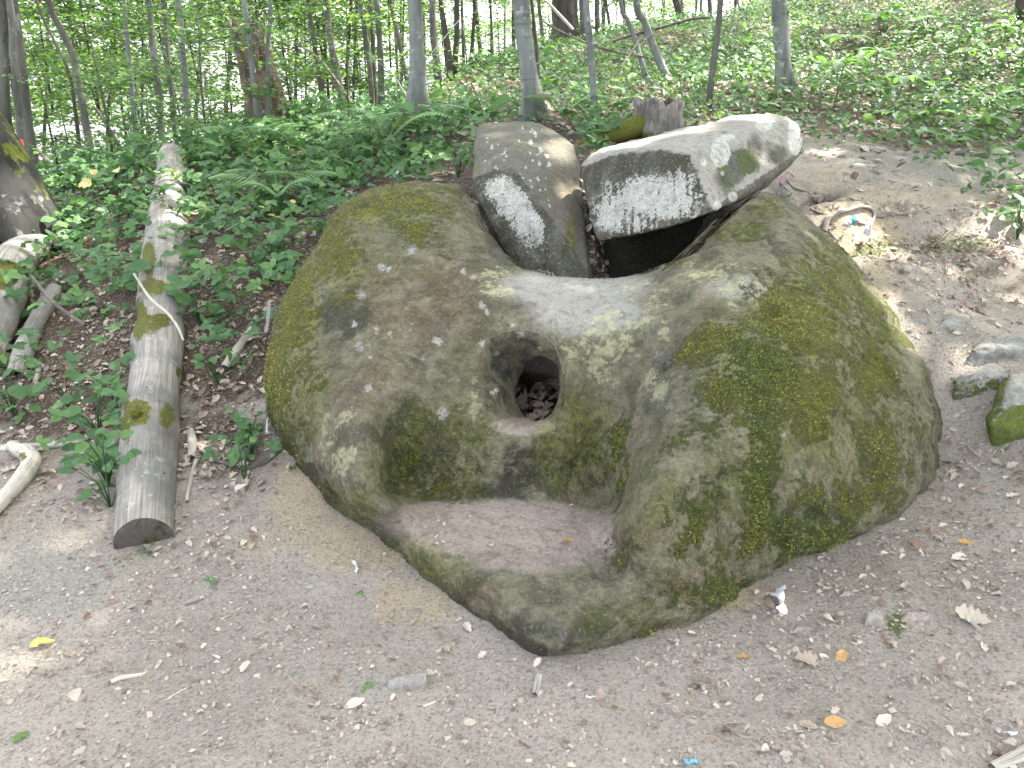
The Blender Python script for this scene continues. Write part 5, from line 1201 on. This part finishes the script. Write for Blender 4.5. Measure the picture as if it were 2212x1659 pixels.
for (p, r) in HOLES:
    w = cp - p; al_ = w @ SUN_DIR; dist = np.linalg.norm(w - al_[:, None] * SUN_DIR, axis=1)
    keep &= ~((dist < r + .10) & (al_ > 0))
cp = cp[keep]
# unseen leaf clumps added to keep the seat and ground before it in shade
for (u_, v_, d_, r_) in [(1230, 1200, 2.45, .3), (1180, 1460, 0, .3), (1500, 1330, 0, .25), (600, 1420, 0, .25), (640, 1170, 0, .2), (1950, 1180, 0, .2)]:
    p_ = hit(u_, v_) if d_ == 0 else P(u_, v_, d_)
    m_ = 260; cp = np.vstack([cp, p_ + SUN_DIR * RNG.uniform(8, 10.5, m_)[:, None] + RNG.normal(0, r_, (m_, 3)) * np.array([1, 1, .3])])
tops = np.array([b_[1] for b_ in built])
own = np.argmin(((cp[:, None, :2] - tops[None, :, :2]) ** 2).sum(-1), 1)
for i in range(len(built)):
    s_ = own == i
    if s_.sum() < 4:
        tp_ = tops[i]; q_ = tp_ + RNG.normal(0, 1, (160, 3)) * np.array([.8, .8, .6]); q_[:, 2] = np.maximum(q_[:, 2], CAM_Z + .3 * q_[:, 1] + 1.2)
    else: q_ = cp[s_]
    nn = RNG.normal(0, .45, (len(q_), 3)) + np.array([0, 0, 1.])
    V, Fq, tt = scatter(QUAD_V * np.array([1.25, 1, 1]), QUAD_F, q_, basis(nn, RNG.uniform(0, 6.28, len(q_))), RNG.uniform(.14, .26, len(q_)))
    solid('crown', V, Fq, M['canopy'], parent=built[i][0], attrs={'tint': tt}, smooth=False)

# split rotten tree trunk
b = hit(590, 284); bd = depth(b)
b = P(592, 276, 8.6); b[2] = gz(b[0], b[1])
t, V, Fq, at = stump(b, .26, 1.02, 'broken_tree', 'split rotten reddish-brown tree trunk broken off at head height', 'dead tree', 11, .62, jag=.35, lean=(-.18, 0), inner=.8)
at['moss'] = at['moss'] * 0; at['dark'] = at['dark'] * .6
solid('shell', V, Fq, M['rot'], parent=t, attrs=at)
# big mossy tree foot at the left edge
pth = [P(-60, 300, 5.3), P(-20, 360, 5.4), P(20, 395, 5.5), P(55, 425, 5.6), P(95, 450, 5.7)]
V, Fq = tube(spline([P(-240, 60, 5.2), P(-180, 180, 5.25), P(-120, 300, 5.3), P(-75, 400, 5.35), P(-50, 480, 5.4), P(-40, 560, 5.4)], 40), np.interp(np.linspace(0, 1, 40), [0, .3, .6, .8, 1], [.34, .36, .43, .50, .56]), 32, .16, 8)
uu, vv, _ = proj(V)
mt_ = thing('mossy_tree', 'huge dark mossy tree foot leaning in at the left edge of the picture', 'tree', P(-40, 450, 5.4))
solid('trunk', V, Fq, M['mossbark'], parent=mt_, attrs={'moss': np.clip(.95 - (vv - 330 - (uu) * .55) / 70, 0, .5), 'along': V[:, 2], 'around': V[:, 2], 'dark': V[:, 2] * 0})

# fallen poles on the ridge
branch('fallen_branch', 'thin fallen pole slanting down right from behind the big beech', 'branch', [(1170, 45, 3, 8.6), (1240, 82, 4, 8.4), (1320, 110, 5, 8.3), (1400, 125, 4, 8.2)], 'twig', .1, 8, seed=61)
branch('fallen_branch', 'pale pole hanging across the trunk of the huge dark oak', 'branch', [(1180, 2, 6, 9), (1212, 36, 7, 9), (1238, 64, 6, 9)], 'palewood', .1, 8, seed=62)
branch('fallen_branch', 'long branch lying along the ridge at the top, right of the leaning stems', 'branch', [(1310, 92, 5, 11), (1380, 72, 6, 11), (1440, 56, 6, 11), (1490, 42, 6, 11), (1530, 38, 5, 11)], 'twig', .15, 8, seed=63)
branch('fallen_branch', 'thin arching branch left of the clump of three stems', 'branch', [(640, 92, 5, 9.5), (680, 120, 6, 9.4), (720, 165, 7, 9.3), (765, 232, 8, 9.2)], 'twig', .1, 8, seed=64)
branch('fallen_branch', 'slim dry stem leaning up right behind the cover slab', 'branch', [(1295, 200, 3, 7.5), (1345, 140, 3, 7.6), (1385, 80, 3, 7.7)], 'twig', .1, 8, seed=65)
branch('fallen_branch', 'thin brown shoot standing left of the leaning slab', 'branch', [(1046, 265, 5, 7.0), (1036, 225, 5, 7.0), (1018, 180, 4, 7.0)], 'twig', .1, 8, seed=66)
branch('fallen_branch', 'dark slanting dead pole behind the mossy tree foot', 'branch', [(82, 325, 8, 8.2), (110, 355, 10, 8.0), (142, 392, 11, 7.8)], 'dark' if False else 'twig', .1, 8, seed=67)
branch('fallen_branch', 'thin dead stick lying over the litter near the hollow stump', 'branch', [(1380, 193, 7), (1400, 196, 8), (1430, 200, 7)], 'palewood', .1, 8, lift=1.5, seed=68)
branch('fallen_branch', 'dead limb slanting behind the trunks above the log top', 'branch', [(208, 235, 7, 10), (240, 285, 8, 10), (265, 330, 9, 10)], 'twig', .1, 8, seed=69)

# ------------------------------------------------------------------ leafy saplings and bushes behind the crest (shared shapes)
def foliage_mesh(seed, n, leafsize, kind):
    r = np.random.default_rng(seed); P_, N_, S_ = [], [], []; stems = []
    for k in range(13):
        a = r.uniform(0, 6.28); h = r.uniform(.1, 1) ** .9; ln = r.uniform(.35, .6) * (1.2 - .5 * abs(h - .5))
        p0 = np.array([0, 0, h * .9]); tip = p0 + np.array([math.cos(a) * ln, math.sin(a) * ln, r.uniform(-.02, .16)])
        stems.append(tube([p0, (p0 + tip) / 2 + [0, 0, .04], tip], [.003, .002, .001], 3))
        m = n // 13; tt = r.uniform(.25, 1.1, m)[:, None]
        pts = p0 + (tip - p0) * tt + r.normal(0, 1, (m, 3)) * np.array([.085, .085, .022])
        P_.append(pts); N_.append(r.normal(0, .35, (m, 3)) + np.array([0, -.1, 1.])); S_.append(r.uniform(.6, 1.3, m) * leafsize)
    p = np.vstack(P_); nn = np.vstack(N_); s_ = np.concatenate(S_)
    V, F, tt = scatter(QUAD_V * np.array([1.2, 1, 1.]), QUAD_F, p, basis(nn, r.uniform(0, 6.28, len(p))), s_, r.random(len(p)))
    return make_mesh('foliage', V, F, {'tint': tt}, False, [M['canopy']]), stems
SPRAYS = [foliage_mesh(s_, 1500, .034, 0) for s_ in range(4)]
STEMM = []
for f_, st in SPRAYS:
    Vt, Ft = join(st + [tube([(0, 0, -.3), (.01, 0, .4), (0, .01, 1)], [.008, .006, .002], 5)])
    STEMM.append(make_mesh('stem', Vt, Ft, {'moss': np.zeros(len(Vt))}, True, [M['dark']]))
sap_rng = random.Random(3)
def sapling(u, v, d, h, lab, group):
    p = P(u, v, d); k = sap_rng.randrange(4)
    t = thing('sapling', lab, 'sapling', p, group)
    for nm, me in (('stem', STEMM[k]), ('foliage', SPRAYS[k][0])):
        o = link(nm, me, t); o.scale = (h * .9, h * .9, h * .75); o.rotation_euler = (sap_rng.uniform(-.1, .1), sap_rng.uniform(-.1, .1), sap_rng.uniform(0, 6.28))
    return t
for (u, v, d, h) in [(30, 250, 11, 2.6), (120, 300, 10, 2.2), (200, 120, 12, 2.6), (100, 110, 12, 2.8), (255, 330, 11, 2.2), (330, 140, 12, 2.4), (400, 250, 12, 2.2), (470, 320, 11, 2.0), (420, 90, 13, 2.8), (500, 200, 13, 2.4), (640, 270, 12, 2.2), (620, 120, 14, 3.0), (700, 220, 14, 2.4), (760, 250, 13, 2.0),
                     (680, 70, 15, 3.2), (790, 120, 15, 2.8), (860, 200, 14, 2.2), (560, 60, 14, 3), (250, 60, 13, 3.0), (20, 90, 12, 3.0), (330, 330, 10, 1.8), (170, 370, 10, 1.8), (60, 380, 10, 1.8), (870, 60, 16, 3), (1010, 120, 17, 2.6), (1080, 100, 17, 2.4), (950, 100, 17, 2.6), (1330, 60, 18, 2.4), (1420, 50, 18, 2.2), (1200, 90, 16, 2.0), (1300, 20, 20, 2.6), (1060, 20, 20, 3)]:
    sapling(u, v + 40, d, h, 'leafy sapling with sunlit green leaves among the trunks beyond the crest', 'saplings beyond the crest')
for (u, v, h, lab) in [(60, 400, 2.3, 'young leafy tree behind the mossy tree foot'), (450, 318, 1.9, 'young leafy tree just right of the log top'), (250, 372, 1.6, 'short bushy sapling left of the broken log top'), (755, 262, 1.8, 'leafy sapling left of the clump of three stems')]:
    p = hit(u, v + 12); t = sapling(u, v, depth(p), h, lab, None); t.location = p
for k in range(48):
    u = sap_rng.uniform(-80, 1640); vb = float(np.interp(u, [0, 250, 560, 700, 900, 1000, 1150, 1300, 1450, 1640], [430, 390, 310, 290, 230, 190, 150, 120, 90, 30]))
    d = sap_rng.uniform(19, 34); sapling(u, sap_rng.uniform(-20, vb) + 70, d, sap_rng.uniform(4, 6.5) * (1 if u < 900 else .7), 'distant leafy tree crown glowing green against the bright sky', 'distant green crowns')

for k in range(14):
    sapling(sap_rng.uniform(-60, 860), sap_rng.uniform(40, 300), sap_rng.uniform(14, 20), sap_rng.uniform(3, 4.5), 'distant leafy tree crown glowing green against the bright sky', 'distant green crowns')

# ------------------------------------------------------------------ undergrowth
VEG = [(550, 430, 420, 110, 1), (180, 440, 240, 80, 1), (600, 600, 90, 90, .9), (500, 690, 90, 80, .85), (180, 560, 140, 60, .75), (60, 640, 80, 50, .5), (210, 640, 90, 60, .75), (450, 780, 60, 50, .45), (30, 880, 60, 90, .8), (225, 960, 40, 110, .8), (130, 750, 40, 50, .3), (110, 860, 80, 60, .25),
       (880, 430, 130, 90, .8), (1000, 350, 130, 60, .5), (700, 300, 300, 50, 1), (420, 640, 60, 60, .9), (545, 975, 28, 30, .35), (530, 1050, 25, 30, .25), (960, 320, 80, 40, .6), (1280, 310, 60, 30, .9)]
def gaps(u, v, s_=1.0): return .42 + .7 * sstep(-.35, .15, fbm(np.stack([u / 55, v / 30, u * 0], 1), s_, 3, .6, 44))
def veg1(u, v): return blobs(u, v, VEG) * gaps(u, v) * outside(u, v)
pc, uc, vc = img_candidates(36000, -150, 1330, 200, 1130, 11, veg1)
def plants(pc, uc, vc, name, label, mat, nleaf, size, hmax, spread, TVF=(LEAF_V, LEAF_F), keepout=None, tri_=True, tilt=.4):
    n = len(pc); rep = np.repeat(np.arange(n), nleaf); m = len(rep)
    hp = RNG.uniform(.04, hmax, n) if np.ndim(hmax) == 0 else RNG.uniform(.3, 1, n) * hmax
    off = RNG.normal(0, spread, (m, 3)) * np.array([1, 1, .3]); c = pc[rep] + off; c[:, 2] = gz(c[:, 0], c[:, 1]) + np.maximum(hp[rep] * RNG.uniform(.4, 1.1, m), .012)
    yaw0 = RNG.uniform(0, 6.28, m); nn0 = RNG.normal(0, tilt, (m, 3)) + np.array([0, -.25, 1.])
    if tri_:
        r3 = np.repeat(np.arange(m), 3); yaw = yaw0[r3] + np.tile([-1.25, 0, 1.25], m); c3 = c[r3]; nn = nn0[r3] + RNG.normal(0, .12, (3 * m, 3)); sz = (RNG.uniform(.7, 1.25, m) * size)[r3] * np.tile([.85, 1.05, .85], m); tint = np.clip(RNG.random(m) * .8 + RNG.random(m) ** 6 * .3, 0, 1)[r3]
    else: yaw, c3, nn, sz, tint = yaw0, c, nn0, RNG.uniform(.6, 1.3, m) * size, RNG.random(m)
    if keepout is not None:
        u, v, d = proj(c3); k = keepout(u, v, c3); yaw, c3, nn, sz, tint = yaw[k], c3[k], nn[k], sz[k], tint[k]
    V, F, t = scatter(TVF[0], TVF[1], c3, basis(nn, yaw), sz, tint)
    o = solid(name, V, F, mat, label, kind='stuff', attrs={'tint': t}, smooth=False)
    return o
logpoly = [(250, 1185), (262, 900), (285, 700), (300, 560), (322, 480), (395, 480), (405, 600), (402, 700), (400, 850), (382, 1000), (376, 1185)]
def ko(u, v, c): return ~(inpoly(u, v, logpoly) & ((v > 700) | (RNG.random(len(u)) < np.where(v < 560, .3, .7)))) & outside(u, v) & (inpoly(u, v, [(1019, 387), (1030, 250), (1250, 260), (1280, 600), (1100, 600)]) == False)
plants(pc, uc, vc, 'bramble_cover', 'dense low brambles with three-part green leaves on the left slope', M['bramble'], 3, .066, .28, .07, keepout=ko)
# dark stems under them
# middle and right slope: mixed herbs
VEG2 = [(1800, 110, 380, 110, .85), (2120, 180, 180, 130, .95), (1550, 140, 160, 50, .6), (1320, 150, 180, 45, .75), (1180, 160, 160, 40, .7), (1000, 250, 200, 30, .35), (1400, 250, 200, 40, .35), (1650, 240, 160, 30, .5), (1950, 300, 180, 25, .4), (2180, 440, 50, 30, .7), (2130, 380, 60, 30, .3), (850, 240, 200, 30, .8), (1490, 60, 200, 30, .8), (2190, 520, 30, 20, .5), (1780, 400, 15, 10, .3), (1270, 235, 60, 30, .6), (1100, 140, 120, 30, .9)]
pc, uc, vc = img_candidates(60000, 700, 2330, -60, 560, 19, lambda u, v: blobs(u, v, VEG2) * gaps(u, v, 1.3) * outside(u, v))
plants(pc, uc, vc, 'herb_cover', 'mixed green herbs and seedlings covering the wooded slope', M['herb'], 3, .066, .22, .10, tri_=False, keepout=lambda u, v, c: (outside(u, v) & ~((c[:, 1] < 5.4) & (v < 520) & (u > 1240) & (u < 1760))), tilt=.45)

pl_, ul_, vl_ = img_candidates(5200, -150, 2330, -40, 700, 13, lambda u, v: np.maximum(blobs(u, v, VEG2), blobs(u, v, [(200, 420, 300, 60, 1), (700, 310, 300, 50, 1), (500, 430, 300, 60, .6)])) * gaps(u, v, .7) * outside(u, v))
plants(pl_, ul_, vl_, 'broadleaf_cover', 'larger pale green leaves of taller herbs rising above the undergrowth', M['palm'], 5, .105, .45, .11, tri_=False, keepout=lambda u, v, c: (outside(u, v) & ~((c[:, 1] < 5.4) & (v < 520) & (u > 1000) & (u < 1760)) & ~inpoly(u, v, logpoly)), tilt=.4)

# ------------------------------------------------------------------ ferns
def fern_proto():
    frs = []
    for k in range(7):
        a = -2.6 + k * .75 + random.uniform(-.15, .15); L = random.uniform(.8, 1.0); n = 22
        s_ = np.linspace(0, 1, n); x = s_ * L; z = .55 * np.sin(s_ * 2.1) * L * .8
        cpts = np.stack([np.cos(a) * x, np.sin(a) * x, z], 1); parts = [tube(cpts, np.linspace(.009, .002, n), 4)]
        Vt, Ft = join(parts); sd = np.array([-math.sin(a), math.cos(a), 0]); Vs, Fs, cnt = [Vt], [Ft], len(Vt)
        for i in range(3, n):
            w = .30 * math.sin(math.pi * (s_[i] * .86 + .1)) ** .8 + .02
            for sg in (-1, 1):
                fw = np.array([math.cos(a), math.sin(a), 0]) * .02; tipp = cpts[i] + sd * sg * w + np.array([math.cos(a), math.sin(a), 0]) * w * .35 + np.array([0, 0, -.12 * w])
                q_ = []
                for tq, wd in ((0, .014), (.3, .02), (.7, .014), (1, .002)):
                    c_ = cpts[i] + (tipp - cpts[i]) * tq; q_ += [c_ + np.array([math.cos(a), math.sin(a), .1]) * wd, c_ - np.array([math.cos(a), math.sin(a), -.1]) * wd]
                q_ = np.array(q_); Vs.append(q_); Fs.append(np.array([[0, 1, 3], [0, 3, 2], [2, 3, 5], [2, 5, 4], [4, 5, 7], [4, 7, 6]]) + cnt); cnt += 8
        V = np.vstack(Vs); frs.append(make_mesh('frond', V, np.vstack(Fs), {'tint': np.full(len(V), random.random())}, False, [M['fern']]))
    return frs
FR = fern_proto()
for (u, v, h, rz, lab) in [(835, 345, .66, 0, 'bright pale green fern arching left of the left beech foot'), (560, 352, .55, 1.2, 'pale fern on the slope in front of the split rotten tree'), (605, 470, .42, 2.2, 'dark green fern in the brambles left of the boulder top'),
                       (1215, 285, .45, .6, 'small low fern just right of the big beech foot'), (640, 350, .42, 3.0, 'small fern right of the pale fern on the slope'), (1090, 135, .5, 1.9, 'fern on the ridge left of the big beech')]:
    p = hit(u, v); t = thing('fern', lab, 'fern', p)
    for me in FR:
        o = link('frond', me, t, (0, 0, .12)); o.scale = (h, h, h); o.rotation_euler = (0, 0, rz)

# ------------------------------------------------------------------ palmate seedlings
def palm_leaf_mesh(seed):
    r = random.Random(seed); y = np.array([0, .18, .4, .62, .82, 1]); w = np.array([.02, .06, .12, .16, .11, .0])
    z = .1 * np.sin(y * 2.6) - .12 * y ** 2
    V = []
    for i in range(6): V += [[w[i], y[i], z[i] + .25 * w[i]], [0, y[i], z[i]], [-w[i], y[i], z[i] + .25 * w[i]]]
    F = []
    for i in range(5):
        a = i * 3; F += [[a, a + 3, a + 1], [a + 1, a + 3, a + 4], [a + 1, a + 4, a + 2], [a + 2, a + 4, a + 5]]
    return make_mesh('leaf', V, F, {'tint': np.full(18, r.uniform(.3, 1))}, False, [M['palm']])
PL = [palm_leaf_mesh(s_) for s_ in range(4)]
Vt, Ft = tube([(0, 0, -.04), (.02, 0, .4), (0, 0, 1)], [.012, .009, .006], 6)
PSTEM = make_mesh('stem', Vt, Ft, {k: np.zeros(len(Vt)) for k in ('around', 'along', 'moss', 'dark')}, True, [M['twig']])
SEED = [(1815, 83, 70, 44, 'tall seedling high on the right slope, its upper leaves left of centre'), (1801, 136, 95, 46, 'broad dark-green seedling right of the scarred beech, largest there'), (1885, 36, 60, 40, 'seedling near the top edge above the two tall ones'), (1887, 112, 75, 44, 'seedling standing right of the broad dark-green one'),
        (1941, 167, 60, 46, 'seedling with wide pale leaves in the middle of the right slope'), (1995, 40, 50, 36, 'small seedling near the top edge right of the middle'), (2008, 207, 50, 40, 'seedling below the one with wide pale leaves'), (1986, 280, 35, 42, 'low seedling with hanging leaves at the top of the bare path'),
        (2126, 252, 40, 48, 'bright sunlit seedling at the lower right of the slope'), (2055, 292, 26, 42, 'very pale sunlit seedling lowest above the bare path'), (2118, 212, 40, 38, 'seedling just above the bright sunlit one'), (1681, 222, 22, 42, 'low seedling at the foot of the scarred beech'),
        (2196, 198, 40, 40, 'seedling at the right edge level with the scarred beech foot'), (2010, 245, 36, 44, 'seedling between the hanging-leaved and the bright sunlit ones'), (1851, 187, 70, 36, 'long-stemmed seedling below the two tall ones'), (1770, 175, 60, 34, 'small seedling left of the long-stemmed one'),
        (2080, 110, 50, 40, 'seedling in the upper right among dense herbs'), (2160, 60, 45, 36, 'seedling in the top right near the dark trunk'), (1925, 245, 45, 34, 'small seedling right above the path litter, left of the hanging-leaved one'), (1520, 175, 40, 24, 'small seedling left of the slim leaning trunk'),
        (2200, 455, 30, 44, 'dark glossy seedling overhanging the bank at the right edge'), (1740, 60, 55, 32, 'small seedling top centre-right of the scarred beech'), (1500, 262, 14, 26, 'tiny seedling behind the middle of the cover slab'), (1360, 208, 20, 22, 'tiny seedling left of the hollow stump')]
for k, (u, v, hp, wp, lab) in enumerate(SEED):
    p = hit(u, v + hp); dd_ = depth(p); s_ = wp * 1.05 * dd_ / FPX; h = hp * dd_ / FPX * .95
    t = thing('seedling', lab, 'seedling', p, None); r = random.Random(k)
    o = link('stem', PSTEM, t); o.scale = (1, 1, h); o.rotation_euler = (r.uniform(-.1, .1), r.uniform(-.1, .1), r.uniform(0, 6))
    for j in range(7):
        o = link('leaf', PL[r.randrange(4)], t, (0, 0, h)); sc = 1.25 * s_ * r.uniform(.75, 1.1); o.scale = (sc * 1.15, sc, sc); o.rotation_euler = (r.uniform(-.3, .12), r.uniform(-.15, .15), j * .9 + r.uniform(-.15, .15))

# bush seedlings in the left slope: broad single leaves on stems by the log
def big_leaf_plant(u, v, n, wp, lab, hmax=.25, spread=.12, seed=0):
    p = hit(u, v); dd_ = depth(p); r = random.Random(seed); t = thing('leafy_plant', lab, 'plant', p)
    TV, TF = lobed_leaf(7, 50 + seed, 0, .12, .36)
    for k in range(n):
        a = r.uniform(0, 6.28); rd = r.uniform(.02, spread); h = r.uniform(.06, hmax); tip = np.array([math.cos(a) * rd, math.sin(a) * rd, h]); s_ = wp * dd_ / FPX * r.uniform(.75, 1.2)
        Vt, Ft = tube([p, p + tip * np.array([.3, .3, .6]), p + tip], [.003, .0025, .0015], 4)
        solid('stem', Vt, Ft, M['herb'], parent=t, attrs={'tint': np.full(len(Vt), .3)})
        V, F, tt = scatter(TV, TF, (p + tip)[None], basis(np.array([[r.uniform(-.4, .4), -.5 + r.uniform(-.3, .3), 1.]]), np.array([a])), np.array([s_]), np.array([r.uniform(.1, .7)]))
        solid('leaf', V, F, M['bramble'], parent=t, attrs={'tint': tt}, smooth=False)
for k, (u, v, n, wp, lab) in enumerate([(235, 1050, 14, 30, 'leafy plant with broad dark leaves hugging the lower left side of the big log'), (215, 950, 14, 30, 'broad-leaved plant beside the big log, above the lowest one'), (30, 900, 12, 34, 'broad-leaved plant at the left edge above the crooked branch'),
     (150, 890, 8, 28, 'low broad-leaved plant in the litter left of the big log'), (255, 890, 8, 26, 'small leafy plant touching the mossy knot of the log'), (240, 1100, 8, 26, 'leafy plant at the foot of the log, lowest of all'), (545, 985, 8, 18, 'small bluish-green plant on the litter left of the boulder foot'), (530, 1050, 5, 16, 'tiny green plant on the yellow soil bank left of the boulder'),
     (90, 560, 12, 40, 'large-leaved plant right of the leftmost log'), (200, 400, 12, 44, 'big soft green leafy plant left of the broken log top'), (350, 640, 8, 44, 'leafy shoot hanging over the big log'), (430, 700, 12, 34, 'leafy plant against the right side of the big log'), (470, 830, 10, 22, 'small leafy plant left of the pale leaning stick'), (590, 575, 10, 24, 'leafy plant against the left shoulder of the boulder'), (990, 385, 9, 22, 'leafy plant just behind the left top of the boulder'), (2195, 520, 10, 24, 'dark leafy plant on the bank at the right edge')]):
    big_leaf_plant(u, v, n, wp, lab, seed=k)
# grass tufts
for k, (u, v, wp, lab) in enumerate([(325, 1195, 50, 'green grass tuft at the sawn end of the big log'), (848, 1188, 26, 'tiny grass tuft under the edge of the boulder ledge'), (1705, 485 - 60, 24, 'small green tuft at the right peak of the boulder'), (635, 1015, 26, 'thin grass tuft under the left foot of the boulder')]):
    p = hit(u, v); dd_ = depth(p); r = random.Random(k); L = wp * dd_ / FPX * .6; t = thing('grass_tuft', lab, 'grass', p)
    for j in range(16):
        a = r.uniform(0, 6.28); l_ = L * r.uniform(.6, 1.3); w_ = .10 * L
        c_ = [p + np.array([math.cos(a) * l_ * s0, math.sin(a) * l_ * s0, l_ * (1.5 * s0 - 1.2 * s0 * s0)]) for s0 in (0, .35, .7, 1)]
        sd = np.array([-math.sin(a), math.cos(a), 0]); V = []
        for i, q0 in enumerate(c_): V += [q0 + sd * w_ * (1, .9, .6, .02)[i] * .6, q0 - sd * w_ * (1, .9, .6, .02)[i] * .6]
        solid('blade', V, grid_faces(4, 2, False), M['herb'], parent=t, attrs={'tint': np.full(8, r.uniform(.3, 1))}, smooth=False)
